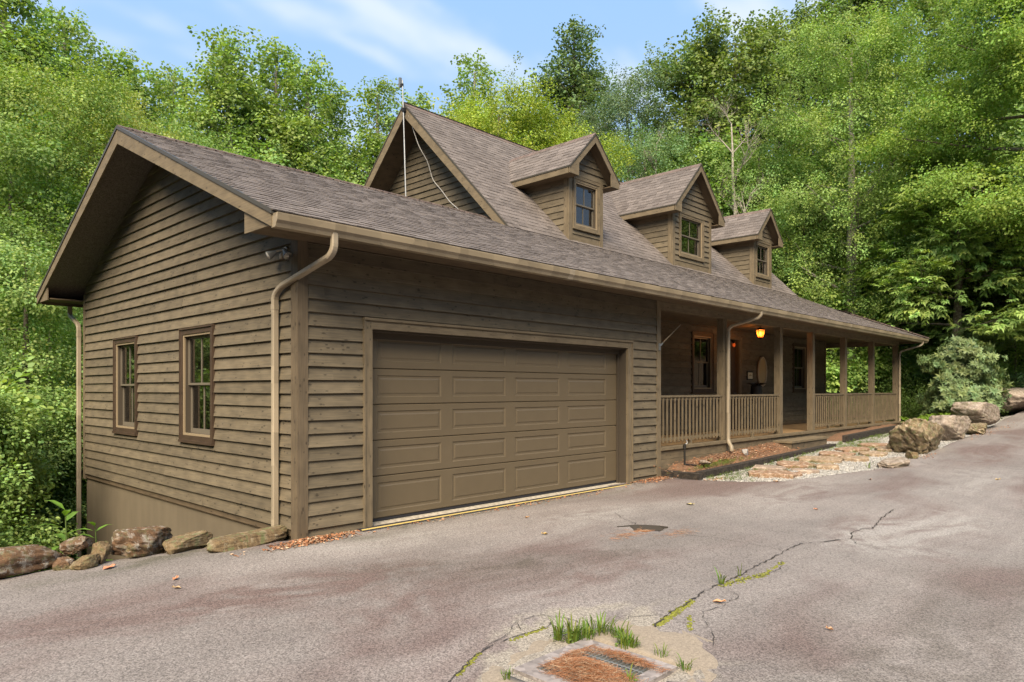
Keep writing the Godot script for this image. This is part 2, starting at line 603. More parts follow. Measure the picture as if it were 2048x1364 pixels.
func make_sky():
	var w = 1024
	var h = 512
	var a = noise(1.3, 5, 7)
	var b2 = noise(3.0, 4, 8)
	var im = Image.create(w, h, false, Image.FORMAT_RGBF)
	for y in h:
		var el = PI * (0.5 - (y + 0.5) / h)
		var s = sin(el)
		for x in w:
			var az = TAU * (x + 0.5) / w
			var dir = Vector3(cos(el) * sin(az), s, -cos(el) * cos(az))
			var c: Color
			if s > 0.0:
				var k = pow(1.0 - s, 2.2)
				c = Color(0.135, 0.255, 0.46).lerp(Color(0.30, 0.375, 0.45), k)
				var p = dir / (s + 0.18)
				var cl = a.get_noise_3d(p.x * 0.55, p.z * 1.5, 3.0) + 0.45 * b2.get_noise_3d(p.x * 0.8, p.z * 2.2, 9.0)
				cl = smoothstep(0.02, 0.55, cl + 0.06)
				c = c.lerp(Color(0.40, 0.435, 0.47), cl * 0.75)
			else:
				c = Color(0.16, 0.16, 0.13)
			im.set_pixel(x, y, c * 0.35)
	var p2 = PanoramaSkyMaterial.new()
	p2.panorama = ImageTexture.create_from_image(im)
	var sky = Sky.new()
	sky.sky_material = p2
	return sky


# ---------------------------------------------------------------- the house
const K = 0.437   # pitch of the low roof


func low(d: float) -> float:
	return 3.30 + K * (d + 0.6)


func frame(parent: Node, called: String, mesh: Mesh, mat: Material, o: Vector3, ax: Vector3, out: Vector3) -> MeshInstance3D:
	var w = part(called, mesh, mat, parent)
	w.transform = Transform3D(Basis(ax, Vector3.UP, out), o)
	return w


# backing of a wall in its own axes: x0..x1, y0..y1 with openings [x0, x1, y0, y1] apart in x
func backing(m: MB, x0, x1, y0, y1, holes: Array, th = 0.12):
	var x = x0
	for h in holes:
		m.box(Vector3(x, y0, -th), Vector3(h[0], y1, 0))
		if h[2] > y0:
			m.box(Vector3(h[0], y0, -th), Vector3(h[1], h[2], 0))
		if h[3] < y1:
			m.box(Vector3(h[0], h[3], -th), Vector3(h[1], y1, 0))
		x = h[1]
	m.box(Vector3(x, y0, -th), Vector3(x1, y1, 0))


func board(parent: Node, b0, b1, t0, t1, y0, y1, z0 = 0.041, z1 = 0.010):
	if b1 - b0 < 0.02 and t1 - t0 < 0.02:
		return
	var m = MB.new()
	m.uo = Vector2(rr(0, 4), rr(0, 1))
	z0 += rr(-0.003, 0.003)
	var e = rr(-0.0025, 0.0025)
	var A = Vector3(b0, y0 + e, z0)
	var B = Vector3(b1, y0 - e, z0)
	var C = Vector3(t1, y1, z1)
	var D = Vector3(t0, y1, z1)
	var u = m.uo
	m.quad(A, B, C, D, Vector3(0, 0, 1), [u + Vector2(b0, 0), u + Vector2(b1, 0), u + Vector2(t1, y1 - y0), u + Vector2(t0, y1 - y0)])
	m.quad(Vector3(b0, y0 + e, 0), Vector3(b1, y0 - e, 0), B, A, Vector3(0, -1, 0))
	m.quad(Vector3(b0, y0 + e, 0), A, D, Vector3(t0, y1, 0), Vector3(-1, 0, 0))
	m.quad(Vector3(b1, y0 - e, 0), B, C, Vector3(t1, y1, 0), Vector3(1, 0, 0))
	part("siding_board", m.done(), M.siding[rng.randi() % 4], parent)


# courses of lap siding; lef and rig give the ends at a height, holes are cut out
func siding(wall: Node, y0: float, y1: float, reveal: float, lef: Callable, rig: Callable, holes: Array, joints = true, first = 0.0):
	var y = y0
	var n = 0
	while y < y1 - 0.02:
		var step = first if n == 0 and first > 0.0 else reveal
		var top = minf(y + step + 0.012, y1)
		var cuts = [[y, top]]
		var hs = []
		for h in holes:
			if h[3] > y + 0.001 and h[2] < top - 0.001:
				hs.append(h)
		# spans of x at full height, then the strips above or below a hole
		var spans = [[lef.call(y), rig.call(y), lef.call(top), rig.call(top)]]
		for h in hs:
			var more = []
			for s in spans:
				if h[0] > s[0] and h[1] < s[1]:
					more.append([s[0], h[0], s[2], h[0]])
					more.append([h[1], s[1], h[1], s[3]])
				else:
					more.append(s)
			spans = more
			if h[2] > y + 0.03:
				board(wall, h[0], h[1], h[0], h[1], y, h[2])
			if h[3] < top - 0.03:
				board(wall, h[0], h[1], h[0], h[1], h[3], top, 0.030 - 0.02 * (h[3] - y) / step)
		for s in spans:
			if joints and s[1] - s[0] > 3.2 and rng.randf() < 0.75:
				var c = lerpf(s[0], s[1], rr(0.3, 0.7))
				board(wall, s[0], c - 0.001, s[2], c - 0.001, y, top)
				board(wall, c + 0.001, s[1], c + 0.001, s[3], y, top)
			else:
				board(wall, s[0], s[1], s[2], s[3], y, top)
		y += step
		n += 1


# a double-hung window in its own axes, origin at the lower left of its casing
func window(at: Node3D, called: String, o: Vector3, ax: Vector3, out: Vector3, w: float, h: float, cw: float, casing: Material, blind = false, sill = true) -> MeshInstance3D:
	var m = MB.new()
	m.uo = Vector2(rr(0, 4), rr(0, 1))
	var z = 0.05
	m.box(Vector3(0, 0, -0.01), Vector3(cw, h, z))
	m.box(Vector3(w - cw, 0, -0.01), Vector3(w, h, z))
	m.box(Vector3(cw, h - cw, -0.01), Vector3(w - cw, h, z - 0.002))
	m.box(Vector3(cw, 0, -0.01), Vector3(w - cw, cw * 0.85, z - 0.002))
	m.box(Vector3(-0.012, h - 0.012, 0.0), Vector3(w + 0.012, h + 0.010, z + 0.014))
	m.box(Vector3(-0.010, 0.0, 0.0), Vector3(0.006, h - 0.013, z + 0.010))
	m.box(Vector3(w - 0.006, 0.0, 0.0), Vector3(w + 0.010, h - 0.013, z + 0.010))
	if sill:
		m.box(Vector3(-0.015, -0.035, 0.0), Vector3(w + 0.015, -0.001, z + 0.02))
	var root = frame(at, called, m.done(), casing, o, ax, out)
	m = MB.new()
	var x0 = cw
	var x1 = w - cw
	var y0 = cw * 0.85
	var y1 = h - cw
	var b = 0.028
	m.box(Vector3(x0, y0, z - 0.034), Vector3(x0 + b, y1, z - 0.012))
	m.box(Vector3(x1 - b, y0, z - 0.034), Vector3(x1, y1, z - 0.012))
	m.box(Vector3(x0 + b, y1 - b, z - 0.034), Vector3(x1 - b, y1, z - 0.014))
	m.box(Vector3(x0 + b, y0, z - 0.034), Vector3(x1 - b, y0 + b, z - 0.014))
	part("frame", m.done(), M.bead, root)
	m = MB.new()
	var z2 = z - 0.035
	m.box(Vector3(x0, y0, -0.10), Vector3(x0 + b, y1, z2))
	m.box(Vector3(x1 - b, y0, -0.10), Vector3(x1, y1, z2))
	m.box(Vector3(x0 + b, y1 - b, -0.10), Vector3(x1 - b, y1, z2))
	m.box(Vector3(x0 + b, y0, -0.10), Vector3(x1 - b, y0 + b, z2))
	part("jamb", m.done(), M.jamb, root)
	x0 += b
	x1 -= b
	y0 += b
	y1 -= b
	var mid = (y0 + y1) * 0.5
	for k in 2:
		var a0 = mid - 0.005 if k else y0
		var a1 = y1 if k else mid + 0.02
		var zz = -0.022 if k else -0.055
		m = MB.new()
		var r = 0.038
		var lower = 0.03 if k else 0.06
		m.box(Vector3(x0, a0, zz - 0.03), Vector3(x0 + r, a1, zz))
		m.box(Vector3(x1 - r, a0, zz - 0.03), Vector3(x1, a1, zz))
		m.box(Vector3(x0 + r, a0, zz - 0.03), Vector3(x1 - r, a0 + lower, zz - 0.001))
		m.box(Vector3(x0 + r, a1 - 0.035, zz - 0.03), Vector3(x1 - r, a1, zz - 0.001))
		part("sash", m.done(), M.sash, root)
		m = MB.new()
		var c = (x0 + x1) * 0.5
		m.box(Vector3(c - 0.010, a0 + lower, zz - 0.024), Vector3(c + 0.010, a1 - 0.035, zz - 0.004))
		part("muntin", m.done(), M.sash, root)
		for e in 2:
			m = MB.new()
			var p0 = x0 + r if e == 0 else c + 0.010
			var p1 = c - 0.010 if e == 0 else x1 - r
			m.box(Vector3(p0, a0 + lower, zz - 0.017), Vector3(p1, a1 - 0.035, zz - 0.013))
			part("pane", m.done(), M.glass, root)
	if blind:
		m = MB.new()
		var y = y0
		while y < y1 - 0.05:
			var xf = Transform3D(Basis(Vector3.RIGHT, 0.5), Vector3(0, y, -0.11))
			m.box(Vector3(x0, 0, -0.012), Vector3(x1, 0.0015, 0.012), xf)
			y += 0.027
		part("blind", m.done(), std(lin(0.22, 0.21, 0.18), 0.6) if not M.has("blind") else M.blind, root)
	return root


var tab_mesh: ArrayMesh
var blotch: FastNoiseLite


# shingle tabs on a plane: o is its lower corner, a runs along the eave, b up the slope; ext(dist) gives [a0, a1]
func shingles(parent: Node, o: Vector3, a: Vector3, b: Vector3, length: float, ext: Callable, near: Vector3 = Vector3.INF):
	var up = a.cross(b).normalized()
	if up.y < 0:
		up = -up
	var ex = 0.143
	var xfs = []
	var cols = []
	var singles = []
	var tone = [Color(0.166, 0.143, 0.130), Color(0.190, 0.164, 0.150), Color(0.140, 0.119, 0.107), Color(0.208, 0.180, 0.165), Color(0.155, 0.133, 0.121)]
	var rows = int(ceil(length / ex))
	for j in rows:
		var q = j * ex
		var e = ext.call(q)
		var x = e[0] - rr(0.0, 0.25)
		var thick = false
		while x < e[1]:
			var w = rr(0.15, 0.34)
			var x0 = maxf(x, e[0])
			var x1 = minf(x + w, e[1])
			thick = not thick
			if x1 - x0 > 0.02:
				var t = rr(0.0125, 0.015) if thick else rr(0.008, 0.010)
				var len = minf(ex * 1.7, length - q + 0.03)
				var p = o + a * x0 + b * (q - (0.004 if thick else 0.0) + rr(-0.002, 0.002)) + up * 0.002
				var xf = Transform3D(Basis(a * (x1 - x0 - 0.003), b * len, up * t), p)
				var bl = blotch.get_noise_3d(p.x, p.y * 1.5, p.z)
				var k = clampi(int(2.0 + bl * 2.2 + rr(-1.6, 1.6) + 0.5), 0, 4)
				k = [2, 4, 0, 1, 3][k]
				if near != Vector3.INF:
					singles.append([p.distance_to(near), xf, k])
				else:
					xfs.append(xf)
					cols.append(tone[k] * rr(0.9, 1.1))
			x += w
	if singles.size():
		singles.sort_custom(func(p, r): return p[0] < r[0])
		for i in singles.size():
			if i < 290:
				var s = part("shingle", tab_mesh, M.shingles[singles[i][2]], parent)
				s.transform = singles[i][1]
			else:
				xfs.append(singles[i][1])
				cols.append(tone[singles[i][2]] * rr(0.9, 1.1))
	if xfs.size():
		many("shingle_courses", tab_mesh, M.shingle, xfs, cols, parent)


func ridge_cap(parent: Node, p: Vector3, q: Vector3, da: Vector3, db: Vector3):
	var m = MB.new()
	var n = int(p.distance_to(q) / 0.143)
	var f = (q - p).normalized()
	for i in n:
		var s = p + f * 0.143 * i
		var e = s + f * 0.17
		var l0 = Vector3.UP * 0.028
		var l1 = Vector3.UP * 0.018
		m.col = Color(0.17, 0.13, 0.115) * rr(0.8, 1.25)
		for d in [da, db]:
			m.quad(s + l0, e + l1, e + d * 0.13 + l1, s + d * 0.13 + l0, Vector3.UP)
			m.quad(s + l0, s + d * 0.13 + l0, s + d * 0.13, s, -f)
			m.quad(s + d * 0.13 + l0, e + d * 0.13 + l1, e + d * 0.13, s + d * 0.13, d)
	part("ridge_cap", m.done(), M.shingle, parent)


func slab(parent: Node, called: String, polys: Array, th: float, mat: Material) -> MeshInstance3D:
	var m = MB.new()
	for p in polys:
		m.prism(p, Vector3(0, -th, 0))
	return part(called, m.done(), mat, parent)


func strip(parent: Node, called: String, lo: Vector3, hi: Vector3, mat: Material) -> MeshInstance3D:
	var m = MB.new()
	m.uo = Vector2(rr(0, 4), rr(0, 1))
	var a = Vector3(minf(lo.x, hi.x), minf(lo.y, hi.y), minf(lo.z, hi.z))
	var b = Vector3(maxf(lo.x, hi.x), maxf(lo.y, hi.y), maxf(lo.z, hi.z))
	m.box(a, b)
	return part(called, m.done(), mat, parent)


# a gutter of K section along x from x0 to x1, against the fascia at depth d (which faces the viewer), or mirrored for the back eave
func gutter(x0: float, x1: float, d: float, y: float, s = 1.0):
	var prof = [[0.0, 0.0], [0.085, 0.0], [0.098, 0.035], [0.122, 0.062], [0.130, 0.118], [0.130, 0.130], [0.116, 0.130]]
	var m = MB.new()
	for i in prof.size() - 1:
		var p = prof[i]
		var q = prof[i + 1]
		var mid = Vector3(0, 0.05, s * 0.03)
		for k in 2:
			var o = 0.003 * k
			m.quad(V(x0, y + p[1] + o, d - s * (p[0] - o)), V(x1, y + p[1] + o, d - s * (p[0] - o)), V(x1, y + q[1], d - s * (q[0] - o)), V(x0, y + q[1], d - s * (q[0] - o)), Vector3(0, p[1] - 0.06, s) * (1 if k == 0 else -1))
	for x in [x0, x1]:
		var pts = []
		for p in prof:
			pts.append(V(x, y + p[1], d - s * p[0]))
		pts.append(V(x, y + 0.130, d))
		m.prism(pts, Vector3(0.003, 0, 0))
	# the back of the trough
	m.box(Vector3(x0, y, -d), Vector3(x1, y + 0.13, -d + s * 0.003))
	var o = part("gutter", m.done(), M.gutter, house)
	var x = x0 + 4.3
	while x < x1 - 2.0:
		var e = MB.new()
		for i in prof.size() - 2:
			var p = prof[i]
			var q = prof[i + 1]
			e.quad(V(x, y + p[1] - 0.002, d - s * (p[0] + 0.002)), V(x + 0.11, y + p[1] - 0.002, d - s * (p[0] + 0.002)), V(x + 0.11, y + q[1] - 0.002, d - s * (q[0] + 0.002)), V(x, y + q[1] - 0.002, d - s * (q[0] + 0.002)), Vector3(0, p[1] - 0.06, s))
		part("gutter_joint", e.done(), M.spout, o)
		x += 5.6
	return o


func downspout(pts: Array, side: Vector3, mat: Material = null):
	var m = MB.new()
	m.duct(pts, side, 0.037, 0.028)
	var o = part("downspout", m.done(), mat if mat else M.spout, house)
	for i in range(1, pts.size() - 1):
		if (pts[i + 1] - pts[i]).length() > 0.9:
			var s = MB.new()
			s.duct([pts[i] + (pts[i + 1] - pts[i]).normalized() * 0.05, pts[i] + (pts[i + 1] - pts[i]).normalized() * 0.11], side, 0.040, 0.031)
			part("sleeve", s.done(), mat if mat else M.spout, o)


func arc(a: Vector3, b: Vector3, c: Vector3, n = 5) -> Array:
	var r = []
	for i in n + 1:
		var t = float(i) / n
		r.append(a.lerp(b, t).lerp(b.lerp(c, t), t))
	return r


func dormer(called: String, label: String, x0: float, x1: float, wide: bool):
	var fd = 3.02
	var ov = 0.3
	var ed = 2.74
	var ye = 6.43
	var cx = (x0 + x1) * 0.5
	var half = (x1 - x0) * 0.5 + ov
	var pk = ye + half
	var off = 2.97 - 4.875
	# the front wall
	var w = x1 - x0
	var hole = [0.12, w - 0.12, 5.20, 6.30] if not wide else [0.32, w - 0.43, 5.21, 6.36]
	var m = MB.new()
	backing(m, 0.0, w, 4.55, ye - 0.02, [[hole[0] + 0.02, hole[1] - 0.02, hole[2] + 0.02, hole[3] - 0.02]], 0.1)
	m.prism([Vector3(-ov + 0.15, ye - 0.02, -0.1), Vector3(w + ov - 0.15, ye - 0.02, -0.1), Vector3(w * 0.5, pk - 0.15, -0.1)], Vector3(0, 0, 0.1))
	var root = frame(house, called, m.done(), M.soffit, V(x0, 0, fd), Vector3.RIGHT, Vector3.BACK)
	root.set_meta("label", label)
	var left = func(y): return 0.09 if y < ye - 0.1 else maxf(0.09 - ov, y - ye + 0.0 - ov + 0.10)
	var right = func(y): return w - 0.09 if y < ye - 0.1 else minf(w - 0.09 + ov, w + ov - 0.10 - (y - ye))
	siding(root, 5.06, pk - 0.2, 0.146, left, right, [[hole[0] - 0.0, hole[1] + 0.0, hole[2], hole[3]]] , false)
	strip(root, "corner_board", Vector3(-0.03, 4.72, 0), Vector3(0.09, ye - 0.02, 0.042), M.trim)
	strip(root, "corner_board", Vector3(w - 0.09, 4.72, 0), Vector3(w + 0.03, ye - 0.02, 0.042), M.trim)
	strip(root, "apron_board", Vector3(0.09, 4.70, 0), Vector3(w - 0.09, 5.055, 0.026), M.trim)
	if not wide:
		strip(root, "head_board", Vector3(0.09, hole[3] + 0.005, 0), Vector3(w - 0.09, hole[3] + 0.09, 0.036), M.trim)
	# cheeks
	for s in [-1, 1]:
		m = MB.new()
		var x = x0 if s < 0 else x1
		var inn = Vector3(0.1, 0, 0) * -s
		m.prism([V(x, 4.6, fd), V(x, ye - 0.02, fd), V(x, ye - 0.02, 4.5), V(x, 4.6, 3.0)], inn)
		var ck = part("cheek_wall", m.done(), M.soffit, house)
		var o = Node3D.new()
		if s < 0:
			ck.transform = Transform3D.IDENTITY
			var y = 4.98
			while y < ye - 0.1:
				cheek_board(ck, x, y, minf(y + 0.158, ye - 0.06), off, fd, s)
				y += 0.146
			strip(ck, "corner_board", V(x - 0.04, 4.72, fd - 0.002), V(x + 0.0, ye - 0.02, fd + 0.10), M.trim)
			strip(ck, "frieze_board", V(x - 0.034, ye - 0.28, fd + 0.10), V(x, ye - 0.15, 4.35), M.soffit)
		o.free()
	# roof
	var sl = []
	for s in [-1, 1]:
		sl.append([V(cx + s * half, ye - 0.02, ed), V(cx + s * half, ye - 0.02, 2.97 + ye - 4.875 + 0.1), V(cx, pk - 0.02, 2.97 + pk - 4.875 + 0.1), V(cx, pk - 0.02, ed)])
	var rf = slab(house, "dormer_roof", sl, 0.10, M.soffit)
	for s in [-1, 1]:
		var b = Vector3(-s, 1, 0).normalized()
		var dl = func(q): return [0.0, (2.97 + ye - 4.875 - ed + 0.03) + q * 0.7071 + 0.05]
		shingles(rf, V(cx + s * (half + 0.02), ye - 0.02, ed - 0.02), Vector3(0, 0, -1), b, half * 1.4142, dl)
		# eave fascia and boxed soffit
		var xe = cx + s * half
		strip(rf, "fascia", V(xe, ye - 0.17, ed + 0.022), V(xe + s * 0.022, ye - 0.025, 4.45), M.trim)
		strip(rf, "soffit", V(xe, ye - 0.17, ed + 0.024), V(x0 if s < 0 else x1, ye - 0.15, 4.40), M.soffit)
		strip(rf, "drip_edge", V(xe + s * 0.022, ye - 0.045, ed), V(xe + s * 0.034, ye - 0.012, 4.48), M.drip)
		# rake board with the boxed return
		m = MB.new()
		m.uo = Vector2(rr(0, 4), rr(0, 1))
		var xw = (x0 if s < 0 else x1) + s * 0.0
		var t = 0.15
		m.prism([V(cx, pk - 0.03, ed), V(cx + s * (half + 0.022), ye - 0.05, ed), V(cx + s * (half + 0.022), ye - 0.17, ed), V(cx + s * (half - t + 0.12), ye - 0.17, ed), V(cx, pk - t - 0.05, ed)], Vector3(0, 0, 0.022))
		m.prism([V(cx + s * (half - t + 0.12), ye - 0.17, ed), V(xw, ye - 0.17, ed), V(xw, pk - t - 0.05 - absf(xw - cx), ed)], Vector3(0, 0, 0.022))
		part("rake_board", m.done(), M.trim, rf)
		m = MB.new()
		m.prism([V(cx, pk + 0.004, ed - 0.0225), V(cx + s * (half + 0.035), ye - 0.031, ed - 0.0225), V(cx + s * (half + 0.035), ye - 0.062, ed - 0.0225), V(cx, pk - 0.027, ed - 0.0225)], Vector3(0, 0, 0.012))
		part("drip_edge", m.done(), M.drip, rf)
	ridge_cap(rf, V(cx, pk, ed - 0.02), V(cx, pk, 2.97 + pk - 4.875), Vector3(-1, -1, 0).normalized(), Vector3(1, -1, 0).normalized())
	# window
	window(house, "dormer_window", V(x0 + hole[0], hole[2], fd - 0.001), Vector3.RIGHT, Vector3.BACK, hole[1] - hole[0], hole[3] - hole[2], 0.075, M.trim, true)


func cheek_board(ck: Node, x: float, y0: float, y1: float, off: float, fd: float, s: int):
	var m = MB.new()
	var u = Vector2(rr(0, 4), rr(0, 1))
	var d0 = fd + 0.10
	var e0 = y0 + off
	var e1 = y1 + off
	if e1 <= d0 + 0.03:
		return
	e0 = maxf(e0, d0)
	var zo = -0.030
	var zi = -0.010
	m.quad(V(x + zo, y0, d0), V(x + zo, y0, e0), V(x + zi, y1, e1), V(x + zi, y1, d0), Vector3(-1, 0, 0), [u, u + Vector2(e0 - d0, 0), u + Vector2(e1 - d0, y1 - y0), u + Vector2(0, y1 - y0)])
	m.quad(V(x + zo, y0, d0), V(x + zo, y0, e0), V(x, y0, e0), V(x, y0, d0), Vector3(0, -1, 0))
	part("siding_board", m.done(), M.siding[rng.randi() % 4], ck)


func build_house():
	house = thing("house", "long brown lap-sided house with two-car garage, three dormers and a front porch", "house")
	var X = Vector3.RIGHT
	var Z = Vector3.BACK
	# ---- garage front wall
	var m = MB.new()
	var door = [0.905, 6.049, -0.6, 2.297]
	backing(m, 0.0, 6.95, -0.6, 3.24, [door])
	var fr = frame(house, "garage_front_wall", m.done(), M.soffit, V(0, 0, 0), X, Z)
	siding(fr, -0.046, 3.2, 0.146, func(y): return 0.085, func(y): return 6.945, [[0.80, 6.165, -1.0, 2.41]], true)
	strip(fr, "corner_board", Vector3(-0.036, -0.25, 0), Vector3(0.085, 3.2, 0.040), M.corner)
	strip(fr, "corner_board", Vector3(6.945, -0.1, 0), Vector3(7.07, 3.2, 0.045), M.trim)
	# door casing
	m = MB.new()
	m.box(Vector3(0.80, -0.03, 0), Vector3(0.905, 2.41, 0.045))
	m.box(Vector3(6.049, -0.03, 0), Vector3(6.165, 2.41, 0.045))
	m.box(Vector3(0.905, 2.297, 0), Vector3(6.049, 2.41, 0.043))
	m.box(Vector3(0.785, 2.395, 0.0), Vector3(6.18, 2.425, 0.065))
	m.box(Vector3(0.785, -0.03, 0.0), Vector3(0.803, 2.394, 0.06))
	m.box(Vector3(6.162, -0.03, 0.0), Vector3(6.18, 2.394, 0.06))
	part("door_casing", m.done(), M.trim, fr)
	m = MB.new()
	m.box(Vector3(0.885, -0.03, -0.20), Vector3(0.907, 2.30, 0.0))
	m.box(Vector3(6.047, -0.03, -0.20), Vector3(6.07, 2.30, 0.0))
	m.box(Vector3(0.905, 2.277, -0.20), Vector3(6.049, 2.299, 0.0))
	m.box(Vector3(0.907, 2.20, -0.172), Vector3(6.047, 2.277, -0.135))
	m.box(Vector3(6.01, -0.03, -0.172), Vector3(6.047, 2.20, -0.135))
	m.box(Vector3(0.907, -0.03, -0.172), Vector3(0.93, 2.20, -0.135))
	part("door_jamb", m.done(), M.stop, fr)
	# ---- garage door: five sections of four pressed panels
	m = MB.new()
	m.box(Vector3(0.92, 0.05, -0.235), Vector3(6.04, 2.29, -0.20))
	var gd = frame(house, "garage_door", m.done(), M.garage, V(0, 0, 0), X, Z)
	var seams = [0.055, 0.56, 0.99, 1.42, 1.85, 2.285]
	var cols = [[1.13, 2.13], [2.326, 3.325], [3.52, 4.515], [4.718, 5.717]]
	for r in 5:
		m = MB.new()
		var s0 = seams[r] + 0.003
		var s1 = seams[r + 1] - 0.003
		var z = -0.18
		var py0 = s0 + (0.085 if r else 0.075)
		var py1 = s1 - 0.075
		# the section's flat face round the panels, its rounded edges and its back
		m.quad(Vector3(0.925, s0 + 0.008, z), Vector3(6.04, s0 + 0.008, z), Vector3(6.04, py0, z), Vector3(0.925, py0, z), Z)
		m.quad(Vector3(0.925, py1, z), Vector3(6.04, py1, z), Vector3(6.04, s1 - 0.008, z), Vector3(0.925, s1 - 0.008, z), Z)
		m.quad(Vector3(0.925, s1 - 0.008, z), Vector3(6.04, s1 - 0.008, z), Vector3(6.04, s1, z - 0.010), Vector3(0.925, s1, z - 0.010), Vector3(0, 1, 1))
		m.quad(Vector3(0.925, s0 + 0.008, z), Vector3(6.04, s0 + 0.008, z), Vector3(6.04, s0, z - 0.010), Vector3(0.925, s0, z - 0.010), Vector3(0, -1, 1))
		m.quad(Vector3(0.925, s1, z - 0.010), Vector3(6.04, s1, z - 0.010), Vector3(6.04, s1, z - 0.03), Vector3(0.925, s1, z - 0.03), Vector3(0, 1, 0))
		m.quad(Vector3(0.925, s0, z - 0.010), Vector3(6.04, s0, z - 0.010), Vector3(6.04, s0, z - 0.03), Vector3(0.925, s0, z - 0.03), Vector3(0, -1, 0))
		var x = 0.925
		for c in cols:
			m.quad(Vector3(x, py0, z), Vector3(c[0], py0, z), Vector3(c[0], py1, z), Vector3(x, py1, z), Z)
			x = c[1]
		m.quad(Vector3(x, py0, z), Vector3(6.04, py0, z), Vector3(6.04, py1, z), Vector3(x, py1, z), Z)
		part("door_section", m.done(), M.garage, gd)
		for c in cols:
			m = MB.new()
			var ring = [[0.0, z], [0.012, z - 0.010], [0.034, z - 0.010], [0.052, z - 0.003]]
			for i in ring.size() - 1:
				var p = ring[i]
				var q = ring[i + 1]
				var a = [Vector3(c[0] + p[0], py0 + p[0], p[1]), Vector3(c[1] - p[0], py0 + p[0], p[1]), Vector3(c[1] - p[0], py1 - p[0], p[1]), Vector3(c[0] + p[0], py1 - p[0], p[1])]
				var b = [Vector3(c[0] + q[0], py0 + q[0], q[1]), Vector3(c[1] - q[0], py0 + q[0], q[1]), Vector3(c[1] - q[0], py1 - q[0], q[1]), Vector3(c[0] + q[0], py1 - q[0], q[1])]
				for k in 4:
					m.quad(a[k], a[(k + 1) % 4], b[(k + 1) % 4], b[k], Z)
			var e = 0.052
			m.quad(Vector3(c[0] + e, py0 + e, z - 0.003), Vector3(c[1] - e, py0 + e, z - 0.003), Vector3(c[1] - e, py1 - e, z - 0.003), Vector3(c[0] + e, py1 - e, z - 0.003), Z)
			part("door_panel", m.done(), M.garage, gd)
	strip(gd, "bottom_seal", Vector3(0.925, 0.02, -0.215), Vector3(6.04, 0.055, -0.19), M.rubber)
	# the slab edge and the threshold in front of the door
	strip(house, "garage_floor", V(0.1, -0.3, 0.13), V(6.93, 0.012, 7.4), M.concrete)
	m = MB.new()
	m.box(Vector3(0.907, -0.1, -0.19), Vector3(6.047, 0.016, 0.0))
	part("door_sill", m.done(), M.concrete, house)
	m = MB.new()
	var tp = [[-0.058, 0.018], [0.02, 0.028], [0.05, 0.026], [0.10, 0.006]]
	for i in 3:
		for h in [[0.70, 3.55], [3.553, 6.16]]:
			m.quad(Vector3(h[0], tp[i][1], tp[i][0]), Vector3(h[1], tp[i][1], tp[i][0]), Vector3(h[1], tp[i + 1][1], tp[i + 1][0]), Vector3(h[0], tp[i + 1][1], tp[i + 1][0]), Vector3(0, 1, 0.2))
	m.box(Vector3(0.70, 0.0, -0.015), Vector3(0.704, 0.026, 0.06))
	var th = part("threshold_seal", m.done(), M.rubber, house)
	th.position = Vector3(0, 0.0, 0.06)
	m = MB.new()
	m.quad(Vector3(0.70, 0.0262, 0.056), Vector3(6.16, 0.0262, 0.056), Vector3(6.16, 0.0176, 0.080), Vector3(0.70, 0.0176, 0.080), Vector3(0, 1, 0.3))
	part("warning_stripe", m.done(), M.yellow, th)
	# ---- garage gable wall, faces -x; own axis runs from depth 7.5 towards the viewer
	m = MB.new()
	var w1 = [7.5 - 3.08, 7.5 - 2.04, 0.925, 2.415]
	var w2 = [7.5 - 5.82, 7.5 - 4.78, 0.925, 2.415]
	var inset = func(h): return [h[0] + 0.03, h[1] - 0.03, h[2] + 0.03, h[3] - 0.03]
	backing(m, 0.0, 7.499, 0.0, 3.2, [inset.call(w2), inset.call(w1)])
	m.prism([Vector3(0, 3.2, -0.12), Vector3(7.499, 3.2, -0.12), Vector3(7.499, low(0.0) - 0.14, -0.12), Vector3(3.75, low(3.75) - 0.14, -0.12), Vector3(0, low(0.0) - 0.14, -0.12)], Vector3(0, 0, 0.12))
	var gw = frame(house, "garage_gable_wall", m.done(), M.soffit, V(0, 0, 7.5), Z, -X)
	var gl = func(y): return 0.06 if y < 3.42 else maxf(0.06, (y - (low(0.0) - 0.13)) / K)
	var gr = func(y): return 7.40 if y < 3.42 else minf(7.40, 7.5 - (y - (low(0.0) - 0.13)) / K)
	siding(gw, 0.1, 5.02, 0.146, gl, gr, [w1, w2], true)
	strip(gw, "corner_board", Vector3(7.40, -0.25, 0), Vector3(7.536, 3.2, 0.038), M.corner)
	strip(gw, "corner_board", Vector3(-0.03, 0.0, 0), Vector3(0.06, 3.3, 0.040), M.trim)
	strip(gw, "skirt_board", Vector3(0.0, 0.02, 0), Vector3(7.40, 0.096, 0.016), M.soffit)
	window(house, "gable_window", gw.transform * Vector3(w1[0], w1[2], 0.0), Z, -X, 1.04, 1.49, 0.075, M.brown)
	window(house, "gable_window", gw.transform * Vector3(w2[0], w2[2], 0.0), Z, -X, 1.04, 1.49, 0.075, M.brown)
	m = MB.new()
	m.box(Vector3(0.012, -3.2, -7.5), Vector3(0.2, 0.02, -0.02))
	m.box(Vector3(0.2, -3.2, -7.5), Vector3(6.95, 0.02, -7.3))
	part("foundation_wall", m.done(), M.plaster, house)
	m = MB.new()
	m.box(V(0.12, 0.02, 7.5), V(6.95, 3.3, 7.38))
	part("garage_back_wall", m.done(), M.soffit, house)
	# ---- low roof: garage front and back slopes, the long porch slope and the hip
	var t = 0.018
	var f = func(x, d): return V(x, low(d) - t, d)
	var g = func(x, d): return V(x, low(7.5 - d) - t, d)
